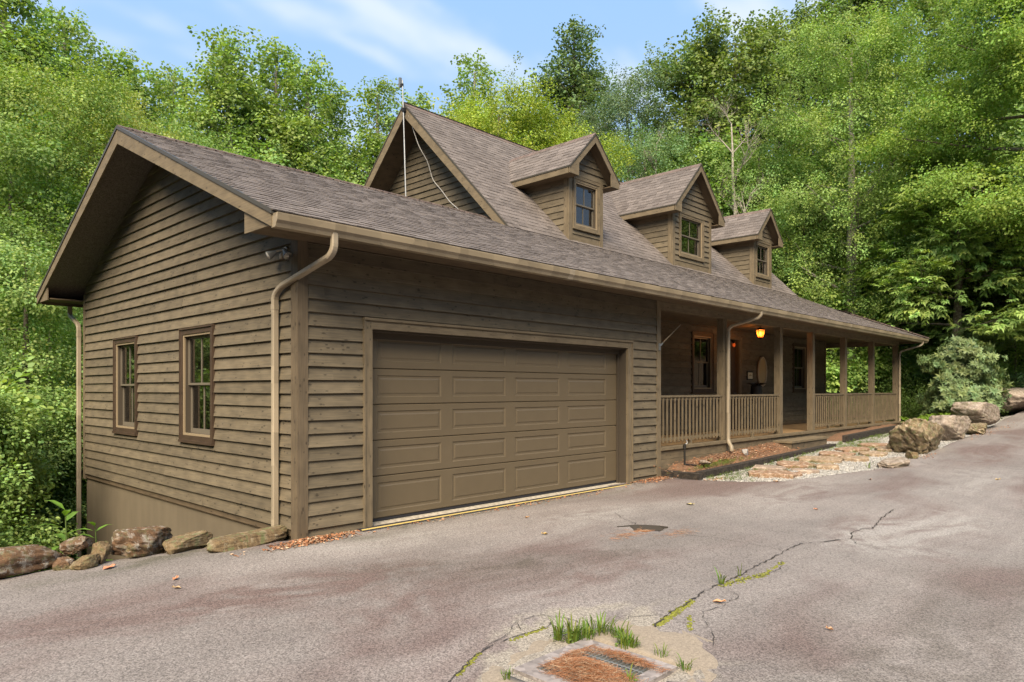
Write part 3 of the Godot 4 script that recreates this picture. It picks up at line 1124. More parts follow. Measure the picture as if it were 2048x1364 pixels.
	var fr2 = slab(house, "front_roof", [[f.call(-0.6, -0.6), f.call(6.4, -0.6), f.call(6.4, 3.75), f.call(-0.6, 3.75)], [f.call(6.4, -0.6), f.call(22.3, -0.6), f.call(20.35, 1.35), f.call(20.35, 3.05), f.call(6.4, 3.05)]], 0.13, M.soffit)
	var bdir = Vector3(0, K, -1).normalized()
	var sc = sqrt(1.0 + K * K)
	shingles(fr2, V(0, low(-0.63) - 0.006, -0.63), X, bdir, 4.38 * sc, func(q): return [-0.63, 6.45], V(-3.8, 1.6, -6.8))
	shingles(fr2, V(0, low(-0.63) - 0.006, -0.63), X, bdir, 3.66 * sc, func(q): return [6.452, maxf(20.42, 22.34 - q / sc)])
	slab(house, "garage_back_roof", [[g.call(-0.6, 3.75), g.call(6.95, 3.75), g.call(6.95, 8.1), g.call(-0.6, 8.1)]], 0.13, M.shingles[0])
	ridge_cap(fr2, V(-0.62, low(3.75), 3.75), V(6.9, low(3.75), 3.75), Vector3(0, -K, 1).normalized(), Vector3(0, -K, -1).normalized())
	var sk = func(x, d): return V(x, 3.30 + K * (22.3 - x) - t, d)
	var hip = slab(house, "side_porch_roof", [[sk.call(22.3, -0.6), sk.call(22.3, 10.6), sk.call(20.2, 10.6), sk.call(20.2, 1.5)]], 0.13, M.soffit)
	shingles(hip, V(22.33, 3.294 - K * 0.03, 0), Vector3(0, 0, -1), Vector3(-1, K, 0).normalized(), 2.1 * sc, func(q): return [-0.63 + q / sc, 10.6])
	ridge_cap(hip, V(22.33, 3.30, -0.63), V(20.42, low(1.28), 1.28), Vector3(1, -0.2, 0.6).normalized(), Vector3(-0.4, -0.2, 0.9).normalized())
	# eaves: fascia, soffit, gutter
	strip(fr2, "fascia", V(-0.56, 3.13, -0.58), V(22.28, 3.275, -0.555), M.trim)
	strip(fr2, "soffit", V(-0.556, 3.18, -0.556), V(22.25, 3.20, 0.0), M.soffit)
	gutter(-0.615, 22.38, -0.58, 3.125)
	strip(fr2, "drip_edge", V(-0.6, 3.262, -0.612), V(22.34, 3.286, -0.581), M.bead)
	strip(hip, "fascia", V(22.28, 3.13, -0.58), V(22.30, 3.275, 10.5), M.trim)
	strip(hip, "soffit", V(21.7, 3.18, 0.0), V(22.28, 3.20, 10.5), M.soffit)
	gutter(-0.6, 6.95, 8.06, 3.15, -1.0)
	strip(house, "rear_fascia", V(-0.56, 3.13, 8.04), V(6.95, 3.275, 8.06), M.trim)
	strip(house, "rear_soffit", V(-0.556, 3.18, 8.04), V(6.95, 3.20, 7.5), M.soffit)
	# garage rakes, with boxed returns
	for s in [0, 1]:
		var P = func(d, y): return V(-0.6, y, d if s == 0 else 7.5 - d)
		m = MB.new()
		m.uo = Vector2(rr(0, 4), rr(0, 1))
		m.prism([P.call(-0.6, low(-0.6) - 0.03), P.call(3.75, low(3.75) - 0.03), P.call(3.75, low(3.75) - 0.235), P.call(-0.6, low(-0.6) - 0.165)], Vector3(-0.024, 0, 0))
		part("rake_board", m.done(), M.trim, house)
		m = MB.new()
		m.prism([P.call(-0.62, low(-0.62) + 0.004), P.call(3.75, low(3.75) + 0.012), P.call(3.75, low(3.75) - 0.032), P.call(-0.62, low(-0.62) - 0.040)], Vector3(-0.036, 0, 0))
		part("drip_edge", m.done(), M.drip, house)
		m = MB.new()
		m.uo = Vector2(rr(0, 4), rr(0, 1))
		m.prism([P.call(-0.56, 3.16), P.call(0.0, 3.16), P.call(0.0, low(0.0) - 0.15), P.call(-0.56, low(-0.56) - 0.15)], Vector3(0.02, 0, 0))
		part("eave_return", m.done(), M.trim, house)
	# ---- main roof, 45 degrees, ridge along x
	var xa = 6.29
	var xb = 20.70
	var Y = func(d): return 4.875 + (d - 2.97)
	var mr = slab(house, "main_roof", [[V(xa, Y.call(2.97) - t, 2.97), V(xb, Y.call(2.97) - t, 2.97), V(xb, Y.call(6.37) - t, 6.37), V(xa, Y.call(6.37) - t, 6.37)], [V(xa, 8.275 - t, 6.37), V(xb, 8.275 - t, 6.37), V(xb, 4.6, 10.03), V(xa, 4.6, 10.03)]], 0.15, M.soffit)
	shingles(mr, V(0, Y.call(2.95), 2.95), X, Vector3(0, 1, -1).normalized(), 3.42 * 1.4142, func(q): return [xa - 0.02, xb + 0.02])
	shingles(mr, V(0, 4.615, 10.05), X, Vector3(0, 1, 1).normalized(), 3.68 * 1.4142, func(q): return [xa - 0.02, xb + 0.02])
	ridge_cap(mr, V(xa - 0.02, 8.275, 6.37), V(xb, 8.275, 6.37), Vector3(0, -1, 1).normalized(), Vector3(0, -1, -1).normalized())
	for e in [0, 1]:
		var x = xa if e == 0 else xb
		var o = Vector3(-0.024, 0, 0) if e == 0 else Vector3(0.024, 0, 0)
		for s in [0, 1]:
			var P = func(d, y): return V(x, y, d if s == 0 else 12.74 - d)
			m = MB.new()
			m.uo = Vector2(rr(0, 4), rr(0, 1))
			m.prism([P.call(2.90, 4.805 - 0.035), P.call(6.37, 8.275 - 0.035), P.call(6.37, 8.275 - 0.30), P.call(3.08, 4.82 - 0.10)], o)
			part("rake_board", m.done(), M.trim, mr)
			m = MB.new()
			m.prism([P.call(2.92, 4.83), P.call(6.37, 8.285), P.call(6.37, 8.245), P.call(2.92, 4.79)], o * 1.5)
			part("drip_edge", m.done(), M.drip, mr)
	# main gable walls
	for e in [0, 1]:
		var x = 6.95 if e == 0 else 20.22
		m = MB.new()
		m.prism([V(x, 0.0, 1.85), V(x, 0.0, 9.9), V(x, 4.55, 9.9), V(x, 8.10, 6.37), V(x, 4.70, 2.97), V(x, 4.20, 1.85)], Vector3(0.12 if e == 0 else -0.12, 0, 0))
		var mg = part("main_gable_wall" if e == 0 else "end_gable_wall", m.done(), M.soffit, house)
		if e == 0:
			var o = Node3D.new()
			o.free()
			var sw = frame(house, "upper_gable_wall", null, M.soffit, V(x - 0.002, 0, 12.74), Z, -X)
			# own axis: 0 at depth 12.74; the ridge at 6.37
			siding(sw, 4.62, 7.86, 0.146, func(y): return 6.37 - (8.275 - 0.13 - y), func(y): return 6.37 + (8.275 - 0.13 - y), [], true)
	m = MB.new()
	m.box(V(6.95, -1.5, 9.9), V(20.22, 4.6, 9.78))
	part("rear_wall", m.done(), M.soffit, house)
	strip(house, "house_floor", V(6.95, 0.35, 1.86), V(20.2, 0.55, 9.8), M.inside)
	# ---- porch wall
	m = MB.new()
	var p1 = [11.46, 12.51, 1.545, 3.005]
	var p2 = [17.53, 18.60, 1.545, 3.005]
	var dr = [12.75, 14.10, 0.558, 3.0]
	backing(m, 7.07, 20.22, 0.5, 3.24, [inset.call(p1), [12.87, 13.95, 0.4, 2.94], inset.call(p2)])
	var pw = frame(house, "porch_wall", m.done(), M.soffit, V(0, 0, 1.85), X, Z)
	siding(pw, 0.66, 3.2, 0.146, func(y): return 7.08, func(y): return 20.13, [p1, dr, p2], true)
	strip(pw, "corner_board", Vector3(20.13, 0.56, 0), Vector3(20.25, 3.2, 0.04), M.soffit)
	strip(pw, "base_board", Vector3(7.08, 0.56, 0), Vector3(12.74, 0.655, 0.035), M.soffit)
	strip(pw, "base_board", Vector3(14.11, 0.56, 0), Vector3(20.13, 0.655, 0.035), M.soffit)
	window(house, "porch_window", V(p1[0], p1[2], 1.85), X, Z, p1[1] - p1[0], p1[3] - p1[2], 0.085, M.brown)
	window(house, "porch_window", V(p2[0], p2[2], 1.85), X, Z, p2[1] - p2[0], p2[3] - p2[2], 0.085, M.brown)
	# front door
	m = MB.new()
	m.box(Vector3(12.75, 0.56, 0), Vector3(12.87, 3.0, 0.045))
	m.box(Vector3(13.95, 0.56, 0), Vector3(14.10, 3.0, 0.045))
	m.box(Vector3(12.87, 2.92, 0), Vector3(13.95, 3.0, 0.043))
	var fd = frame(house, "front_door", m.done(), M.trim, V(0, 0, 1.85), X, Z)
	m = MB.new()
	m.box(Vector3(12.90, 0.57, -0.10), Vector3(13.92, 2.90, -0.055))
	for q in [[13.0, 13.36], [13.46, 13.82]]:
		for r in [[0.72, 1.35], [1.5, 2.75]]:
			m.box(Vector3(q[0], r[0], -0.055), Vector3(q[1], r[1], -0.045))
	part("door_leaf", m.done(), M.brown, fd)
	m = MB.new()
	m.tube([Vector3(13.84, 1.5, -0.05), Vector3(13.84, 1.5, 0.0), Vector3(13.74, 1.5, 0.005)], [0.012, 0.012, 0.010], 8)
	part("door_handle", m.done(), M.iron, fd)
	# ---- porch floor, beam, posts, railings
	var pf = strip(house, "porch_floor", V(7.07, 0.44, 0.02), V(21.68, 0.548, 1.84), M.floor)
	strip(pf, "porch_floor_side", V(20.23, 0.44, 1.842), V(21.68, 0.548, 9.8), M.floor)
	strip(pf, "nosing_board", V(7.075, 0.505, -0.055), V(21.74, 0.558, 0.10), M.trim)
	strip(pf, "nosing_board", V(21.68, 0.505, 0.102), V(21.74, 0.558, 9.8), M.trim)
	strip(pf, "skirt_board", V(7.075, 0.34, -0.012), V(21.70, 0.503, 0.015), M.trim)
	strip(pf, "skirt_board", V(7.075, 0.17, -0.024), V(21.70, 0.334, 0.012), M.trim)
	strip(pf, "skirt_board", V(7.075, 0.0, -0.036), V(21.70, 0.164, 0.010), M.corner)
	strip(pf, "skirt_board", V(21.68, 0.0, 0.016), V(21.705, 0.503, 9.8), M.trim)
	strip(house, "porch_beam", V(7.07, 3.05, 0.0), V(21.70, 3.198, 0.15), M.trim)
	strip(house, "porch_beam", V(21.55, 3.05, 0.152), V(21.70, 3.198, 9.8), M.trim)
	strip(house, "porch_ceiling", V(7.07, 3.199, 0.0), V(21.70, 3.235, 1.85), M.soffit)
	strip(house, "porch_ceiling", V(20.22, 3.199, 1.852), V(21.70, 3.235, 9.8), M.soffit)
	var px = [9.52, 12.30, 14.28, 16.64, 19.06, 21.52]
	for x in px:
		strip(house, "porch_post", V(x, 0.558, 0.005), V(x + 0.15, 3.05, 0.15), M.trim)
	for d in [2.4, 4.9, 7.4]:
		strip(house, "porch_post", V(21.535, 0.558, d), V(21.685, 3.05, d + 0.15), M.trim)
	for b in [[7.08, 9.52], [9.67, 12.30], [14.43, 16.64], [16.79, 19.06], [19.21, 21.52]]:
		railing(V(b[0], 0, 0.075), V(b[1], 0, 0.075))
	for b in [[0.15, 2.4], [2.55, 4.9], [5.05, 7.4]]:
		railing(V(21.61, 0, b[0]), V(21.61, 0, b[1]))
	# ---- downspouts
	var Zs = Vector3(0, 0, 1)
	var p = [V(0.02, 3.20, -0.655), V(0.02, 3.10, -0.655)]
	p.append_array(arc(V(0.02, 3.06, -0.655), V(0.02, 2.98, -0.655), V(0.0, 2.93, -0.58), 5))
	p.append_array(arc(V(-0.07, 2.72, 0.22), V(-0.085, 2.66, 0.36), V(-0.085, 2.58, 0.36), 4))
	p.append(V(-0.085, -0.05, 0.36))
	downspout(p, Vector3(1, 0, 0.0))
	p = [V(9.80, 3.18, -0.655)]
	p.append_array(arc(V(9.80, 3.12, -0.655), V(9.80, 3.07, -0.655), V(9.79, 3.04, -0.60), 4))
	p.append_array(arc(V(9.62, 2.90, -0.14), V(9.60, 2.86, -0.06), V(9.60, 2.78, -0.06), 4))
	p.append(V(9.60, 1.05, -0.06))
	p.append_array(arc(V(9.60, 0.62, -0.06), V(9.60, 0.55, -0.06), V(9.57, 0.50, -0.10), 3))
	p.append_array(arc(V(9.53, 0.45, -0.16), V(9.51, 0.42, -0.18), V(9.51, 0.36, -0.18), 3))
	downspout(p, X)
	p = [V(21.85, 3.18, -0.655)]
	p.append_array(arc(V(21.85, 3.12, -0.655), V(21.85, 3.05, -0.655), V(21.82, 3.02, -0.58), 4))
	p.append_array(arc(V(21.66, 2.86, -0.10), V(21.62, 2.82, -0.04), V(21.62, 2.72, -0.04), 4))
	p.append(V(21.62, 0.56, -0.04))
	downspout(p, X)
	p = [V(-0.10, 3.16, 8.12)]
	p.append_array(arc(V(-0.10, 3.04, 8.12), V(-0.10, 2.97, 8.12), V(-0.10, 2.94, 8.04), 4))
	p.append_array(arc(V(-0.10, 2.80, 7.66), V(-0.10, 2.76, 7.56), V(-0.10, 2.66, 7.55), 4))
	p.append(V(-0.10, -1.9, 7.55))
	downspout(p, X)
	# ---- dormers
	M.blind = std(lin(0.20, 0.19, 0.165), 0.6)
	dormer("dormer_wall", "narrow front of the dormer nearest the garage, filled by its window", 8.22, 9.41, false)
	dormer("dormer_wall", "wide siding-clad front of the middle dormer", 12.55, 14.59, true)
	dormer("dormer_wall", "narrow front of the dormer farthest from the garage, filled by its window", 17.40, 18.64, false)


func railing(a: Vector3, b: Vector3):
	var l = a.distance_to(b)
	var ax = (b - a).normalized()
	var out = ax.cross(Vector3.UP)
	var m = MB.new()
	m.box(Vector3(0, 1.455, -0.05), Vector3(l, 1.492, 0.05))
	m.box(Vector3(0, 1.405, -0.02), Vector3(l, 1.454, 0.02))
	m.box(Vector3(0, 0.66, -0.02), Vector3(l, 0.71, 0.02))
	var r = frame(house, "porch_railing", m.done(), M.trim, a, ax, out)
	var n = int(l / 0.132)
	for i in n:
		var x = (i + 0.5) * l / n
		strip(r, "baluster", Vector3(x - 0.012, 0.63, 0.021), Vector3(x + 0.012, 1.44, 0.047), M.trim)
	strip(r, "support_block", Vector3(l * 0.5 - 0.03, 0.552, -0.03), Vector3(l * 0.5 + 0.03, 0.659, 0.03), M.trim)


# ---------------------------------------------------------------- ground
func sheet(xs: Array, ds: Callable, y: Callable, called: String, mat: Material, uv2 = false) -> MeshInstance3D:
	var vs = PackedVector3Array()
	var ns = PackedVector3Array()
	var u2 = PackedVector2Array()
	var ix = PackedInt32Array()
	var nd = (ds.call(xs[0]) as Array).size()
	for x in xs:
		for d in ds.call(x):
			vs.append(V(x, y.call(x, d), d))
			var e = 0.05
			ns.append(Vector3(y.call(x - e, d) - y.call(x + e, d), 2 * e, y.call(x, d + e) - y.call(x, d - e)).normalized())
			u2.append(Vector2((x + 8.0) / 32.0, (d + 12.0) / 16.0))
	for i in xs.size() - 1:
		for j in nd - 1:
			var a = i * nd + j
			var b = a + nd
			ix.append_array([a, a + 1, b + 1, a, b + 1, b])
	var arr = []
	arr.resize(Mesh.ARRAY_MAX)
	arr[Mesh.ARRAY_VERTEX] = vs
	arr[Mesh.ARRAY_NORMAL] = ns
	arr[Mesh.ARRAY_TEX_UV] = u2
	if uv2:
		arr[Mesh.ARRAY_TEX_UV2] = u2
	arr[Mesh.ARRAY_INDEX] = ix
	var m = ArrayMesh.new()
	m.add_surface_from_arrays(Mesh.PRIMITIVE_TRIANGLES, arr)
	return put(called, m, mat)


func steps(a: float, b: float, s: float) -> Array:
	var r = []
	var n = maxi(1, int(round((b - a) / s)))
	for i in n:
		r.append(a + (b - a) * i / n)
	return r


func build_ground():
	# forest floor and hillside, kept below the asphalt
	var xs = steps(-90, -14, 4.0) + steps(-14, 30, 0.5) + steps(30, 60, 2.0) + steps(60, 200, 10.0) + [200.0]
	var dd = steps(-80, -16, 6.0) + steps(-16, -4, 0.8) + steps(-4, 4, 0.2) + steps(4, 14, 0.8) + steps(14, 60, 2.5) + steps(60, 200, 10.0) + [200.0]
	var g = sheet(xs, func(_x): return dd, func(x, d):
		var e = table(EDGE, x)
		var under = smoothstep(0.25, -0.35, d - e) * smoothstep(48.0, 44.0, x) * smoothstep(-15.0, -12.0, x)
		var deep = 0.35 * smoothstep(0.62, 0.3, maxf(absf(x + 0.6), absf(d + 4.37)))
		return land(x, d) - 0.06 * under - deep - 0.02, "forest_floor", M.dirt)
	g.set_meta("kind", "structure")
	# asphalt
	xs = steps(-12, -4, 0.4) + steps(-4, -0.02, 0.08) + [-0.02, 0.02] + steps(0.1, 7, 0.08) + [7.0, 7.02, 7.06] + steps(7.1, 14, 0.1) + steps(14, 44, 0.6) + [44.0]
	var a = sheet(xs, func(x):
		var e = table(EDGE, x) + nz.get_noise_2d(x * 40.0, 3.0) * 0.06 * (1.0 if x > 7.06 or x < -0.05 else 0.0)
		var r = []
		for i in 121:
			var t = i / 120.0
			r.append(e - 13.5 * (0.35 * t + 0.65 * t * t))
		r.reverse()
		r.append(e + 0.03)
		return r, func(x, d): return drive(x, d) - (0.07 if d > table(EDGE, x) + 0.015 + 0.06 else 0.0), "driveway", M.asphalt, true)
	a.set_meta("kind", "structure")
	cracks(a)
	# gravel yard with its stepping stones, and the planting bed by the porch
	xs = steps(6.9, 24, 0.25) + [24.0]
	var gr = sheet(xs, func(x):
		var e = table(EDGE, maxf(x, 7.05)) - 0.22
		var r = []
		for i in 13:
			r.append(lerpf(e, -0.02, i / 12.0))
		return r, func(x, d): return land(x, d) - 0.012 + nz.get_noise_2d(x * 30.0, d * 30.0) * 0.012 + 0.006, "gravel_yard", M.gravel)
	gr.set_meta("kind", "structure")
	xs = steps(7.1, 11.9, 0.12) + [11.9]
	var bed = sheet(xs, func(x):
		var r = []
		for i in 9:
			r.append(lerpf(-0.60, -0.03, i / 8.0))
		return r, func(x, d): return lerpf(0.08, 0.27, clampf((x - 7.1) / 5.0, 0, 1)) + 0.15 * smoothstep(-0.6, -0.05, d) * smoothstep(7.0, 7.7, x) + nz.get_noise_2d(x * 25.0, d * 25.0) * 0.03, "planting_bed", M.soil)
	bed.set_meta("kind", "structure")
	xs = steps(14.6, 22.2, 0.2) + [22.2]
	var bank = sheet(xs, func(x):
		var r = []
		for i in 7:
			r.append(lerpf(-0.62, -0.02, i / 6.0))
		return r, func(x, d): return land(x, d) - 0.02 + 0.14 * smoothstep(-0.62, -0.15, d) * smoothstep(22.2, 20.0, x) * smoothstep(14.6, 16.0, x) + nz.get_noise_2d(x * 25.0, d * 25.0) * 0.03, "earth_bank", M.soil)
	bank.set_meta("kind", "structure")


func on_drive(p: Vector2, up = 0.008) -> Vector3:
	return V(p.x, drive(p.x, p.y) + up, p.y)


# thin ragged ribbons lying in the asphalt's cracks
func cracks(drv: Node):
	var lines = [
		[[-2.2, -4.2], [-1.28, -3.9], [-1.06, -3.79], [-0.83, -3.69], [-0.5, -3.68], [-0.25, -3.71], [-0.11, -3.63]],
		[[0.25, -4.22], [0.36, -4.2], [0.61, -4.15], [0.91, -4.12], [1.25, -4.06], [1.6, -4.05], [1.88, -4.04], [2.36, -4.0], [2.87, -3.97], [3.21, -3.96], [3.44, -3.94], [3.66, -4.06], [3.93, -4.17], [4.06, -4.24], [4.4, -4.14], [4.69, -4.13], [4.85, -4.21], [5.29, -4.14], [5.92, -4.07], [6.27, -4.06]],
		[[3.66, -1.46], [3.35, -1.84], [3.22, -2.16], [3.28, -2.32], [3.22, -2.59], [3.04, -2.88], [3.12, -3.22], [3.09, -3.57], [3.03, -3.98]],
		[[4.06, -4.24], [3.85, -4.37], [3.83, -4.61]],
		[[11.5, -3.1], [11.13, -3.43], [10.94, -3.86], [10.6, -4.45], [10.3, -4.89], [10.0, -5.4]],
		[[1.47, -4.10], [1.28, -4.32], [0.92, -4.35], [0.76, -4.3], [0.54, -4.46], [0.31, -4.63], [0.16, -4.72]],
		[[1.56, -4.11], [2.0, -4.16], [1.95, -4.19], [2.32, -4.21], [2.6, -4.11], [2.68, -4.2]],
		[[-0.83, -3.69], [-0.50, -3.60], [-0.31, -3.48], [-0.1, -3.51], [-0.02, -3.67], [-0.05, -3.85]],
		[[-0.31, -3.48], [-0.42, -3.63], [-0.47, -3.71]],
		[[0.2, -4.0], [0.3, -3.99], [0.46, -4.1], [0.51, -4.17]]]
	var wide = [0.006, 0.009, 0.0045, 0.004, 0.005, 0.0035, 0.004, 0.0035, 0.003, 0.003]
	for k in lines.size():
		var m = MB.new()
		var pts = []
		var l = lines[k]
		for i in l.size() - 1:
			var a = Vector2(l[i][0], l[i][1])
			var b = Vector2(l[i + 1][0], l[i + 1][1])
			var n = maxi(2, int(a.distance_to(b) / 0.045))
			for j in n:
				var p = a.lerp(b, float(j) / n)
				pts.append(p + Vector2(rr(-1, 1), rr(-1, 1)) * 0.014)
		for i in pts.size() - 1:
			var dir = (pts[i + 1] - pts[i]).normalized().orthogonal()
			var w0 = wide[k] * rr(0.15, 1.0)
			m.quad(on_drive(pts[i] - dir * w0), on_drive(pts[i + 1] - dir * w0), on_drive(pts[i + 1] + dir * w0), on_drive(pts[i] + dir * w0), Vector3.UP)
		part("crack", m.done(), M.crack, drv)
	# the broken far lip of the pothole
	var ph = MB.new()
	var lip = [[2.93, -2.02], [3.02, -2.06], [3.14, -2.10], [3.24, -2.20], [3.31, -2.34], [3.33, -2.46]]
	for i in lip.size() - 1:
		var a = Vector2(lip[i][0], lip[i][1])
		var b = Vector2(lip[i + 1][0], lip[i + 1][1])
		var k0 = 0.050 * sin(PI * i / 5.0) + 0.004
		var k1 = 0.050 * sin(PI * (i + 1) / 5.0) + 0.004
		var inn = Vector2(-0.75, -0.66)
		ph.quad(V(a.x, 0.006, a.y), V(b.x, 0.006, b.y), V(b.x + inn.x * k1, -0.05, b.y + inn.y * k1), V(a.x + inn.x * k0, -0.05, a.y + inn.y * k0), Vector3.UP)
		ph.quad(V(a.x, 0.006, a.y), V(b.x, 0.006, b.y), V(b.x - inn.x * 0.02, 0.002, b.y - inn.y * 0.02), V(a.x - inn.x * 0.02, 0.002, a.y - inn.y * 0.02), Vector3.UP)
	part("pothole_edge", ph.done(), M.crack, drv)
	# moss in the wide crack by the drain: low cushions
	var xf = []
	var cols = []
	for s in [[[-1.2, -3.87], [-0.86, -3.70], 60, 0.012], [[-0.60, -3.69], [-0.25, -3.71], 70, 0.016], [[0.27, -4.22], [0.95, -4.12], 260, 0.024], [[1.45, -4.07], [2.1, -4.17], 170, 0.045], [[1.9, -4.2], [2.6, -4.12], 90, 0.02], [[0.62, -4.28], [0.36, -4.42], 40, 0.014]]:
		for i in s[2]:
			var p = Vector2(s[0][0], s[0][1]).lerp(Vector2(s[1][0], s[1][1]), rng.randf())
			p += Vector2(rng.randfn() * s[3] * 0.5, rng.randfn() * s[3] * 0.6)
			var q = rr(0.004, 0.013)
			xf.append(Transform3D(Basis.from_scale(Vector3(q, q * 0.6, q)).rotated(Vector3.UP, rr(0, 6)), on_drive(p, 0.001)))
			cols.append(Color(0.145, 0.15, 0.022) * rr(0.6, 1.25))
	var sp = SphereMesh.new()
	sp.radial_segments = 6
	sp.rings = 3
	sp.radius = 1.0
	sp.height = 2.0
	var mo = many("crack_moss", sp, M.needle, xf, cols)
	tag(mo, "yellow-green moss growing along the wide driveway cracks", "moss")


# ---------------------------------------------------------------- stones
func rock_mesh(s: Vector3, sd: int, cuts = 7, rough = 0.16, n = 20) -> ArrayMesh:
	var r2 = RandomNumberGenerator.new()
	r2.seed = sd
	var f = noise(0.9, 4, sd)
	var f2 = noise(2.6, 5, sd + 1)
	var f3 = noise(1.5, 2, sd + 2)
	var planes = []
	for i in cuts:
		var d = Vector3(r2.randfn(), r2.randfn() * 0.7, r2.randfn()).normalized()
		planes.append([d, r2.randf_range(0.58, 0.85)])
	planes.append([Vector3(0.1 * r2.randfn(), 1, 0.1 * r2.randfn()).normalized(), r2.randf_range(0.6, 0.75)])
	var vs = PackedVector3Array()
	var ix = PackedInt32Array()
	var faces = [[Vector3.RIGHT, Vector3.UP, Vector3.BACK], [Vector3.LEFT, Vector3.UP, Vector3.FORWARD], [Vector3.UP, Vector3.BACK, Vector3.RIGHT], [Vector3.DOWN, Vector3.FORWARD, Vector3.RIGHT], [Vector3.BACK, Vector3.UP, Vector3.LEFT], [Vector3.FORWARD, Vector3.UP, Vector3.RIGHT]]
	var idx = {}
	for fc in faces:
		var grid = []
		for i in n + 1:
			var row = []
			for j in n + 1:
				var p = fc[0] + fc[1] * (2.0 * i / n - 1.0) + fc[2] * (2.0 * j / n - 1.0)
				var key = Vector3i((p * 1000.0).round())
				if not idx.has(key):
					var d = p.normalized()
					var q = d * (1.0 + 0.18 * (1.0 / maxf(absf(d.x), maxf(absf(d.y), absf(d.z))) - 1.0))
					q *= 1.0 + rough * 1.2 * f.get_noise_3dv(d)
					for pl in planes:
						var o = q.dot(pl[0]) - pl[1]
						if o > 0:
							q -= pl[0] * o * 0.97
					q += d * rough * (0.34 * f2.get_noise_3dv(Vector3(d.x, d.y * 2.2, d.z) * 1.3) - 0.30 * smoothstep(0.72, 0.95, 1.0 - absf(f3.get_noise_3dv(Vector3(d.x, d.y * 1.8, d.z)))))
					idx[key] = vs.size()
					vs.append(q * s)
				row.append(idx[key])
			grid.append(row)
		for i in n:
			for j in n:
				var a = grid[i][j]
				var b = grid[i + 1][j]
				var c = grid[i + 1][j + 1]
				var d2 = grid[i][j + 1]
				for t in [[a, b, c], [a, c, d2]]:
					var nn = (vs[t[2]] - vs[t[0]]).cross(vs[t[1]] - vs[t[0]])
					if nn.dot(vs[t[0]] + vs[t[1]] + vs[t[2]]) < 0:
						ix.append_array([t[0], t[2], t[1]])
					else:
						ix.append_array(t)
	var st = SurfaceTool.new()
	st.begin(Mesh.PRIMITIVE_TRIANGLES)
	var arr = []
	arr.resize(Mesh.ARRAY_MAX)
	arr[Mesh.ARRAY_VERTEX] = vs
	arr[Mesh.ARRAY_INDEX] = ix
	var am = ArrayMesh.new()
	am.add_surface_from_arrays(Mesh.PRIMITIVE_TRIANGLES, arr)
	st.create_from(am, 0)
	st.generate_normals()
	return st.commit()


func rock(called: String, label: String, category: String, x: float, d: float, s: Vector3, turn: float, sd: int, mat: Material, sink = 0.25, group = "", tilt = Vector3.ZERO, base = -1e9, rough = 0.2, cuts = 11) -> MeshInstance3D:
	var o = put(called, rock_mesh(s, sd, cuts, rough), mat)
	var y = base if base > -1e8 else maxf(land(x, d), -0.05)
	o.position = V(x, y + s.y * 0.75 * (1.0 - sink) - s.y * sink * 0.2, d)
	o.rotation = Vector3(tilt.x, turn, tilt.z)
	tag(o, label, category, group)
	return o


func flagstone(x: float, d: float, lx: float, ld: float, turn: float, sd: int, mat: Material, label: String):
	var r2 = RandomNumberGenerator.new()
	r2.seed = sd
	var n = 13
	var top = []
	var rim = []
	var bot = []
	for i in n:
		var w = TAU * i / n
		var k = 1.0 + r2.randf_range(-0.16, 0.14)
		var c = Vector2(cos(w), sin(w))
		c = c / pow(pow(absf(c.x), 3.0) + pow(absf(c.y), 3.0), 1.0 / 3.0) * k
		var p = Vector3(c.x * lx, 0, c.y * ld)
		var h = 0.045 + r2.randf_range(-0.008, 0.008)
		top.append(Vector3(p.x * 0.94, h, p.z * 0.94))
		rim.append(Vector3(p.x, h - 0.015, p.z))
		bot.append(Vector3(p.x * 0.99, -0.06, p.z * 0.99))
	var m = MB.new()
	for i in n:
		var j = (i + 1) % n
		m.tri(Vector3(0, 0.05, 0), top[i], top[j], Vector3.UP)
		m.quad(top[i], top[j], rim[j], rim[i], Vector3.UP + rim[i])
		m.quad(rim[i], rim[j], bot[j], bot[i], rim[i])
	var o = put("flagstone", m.done(), mat)
	o.position = V(x, land(x, d) + 0.012, d)
	o.rotation = Vector3(r2.randf_range(-0.03, 0.03), turn, r2.randf_range(-0.02, 0.05))
	tag(o, label, "stepping stone", "flagstones of the path to the porch step")


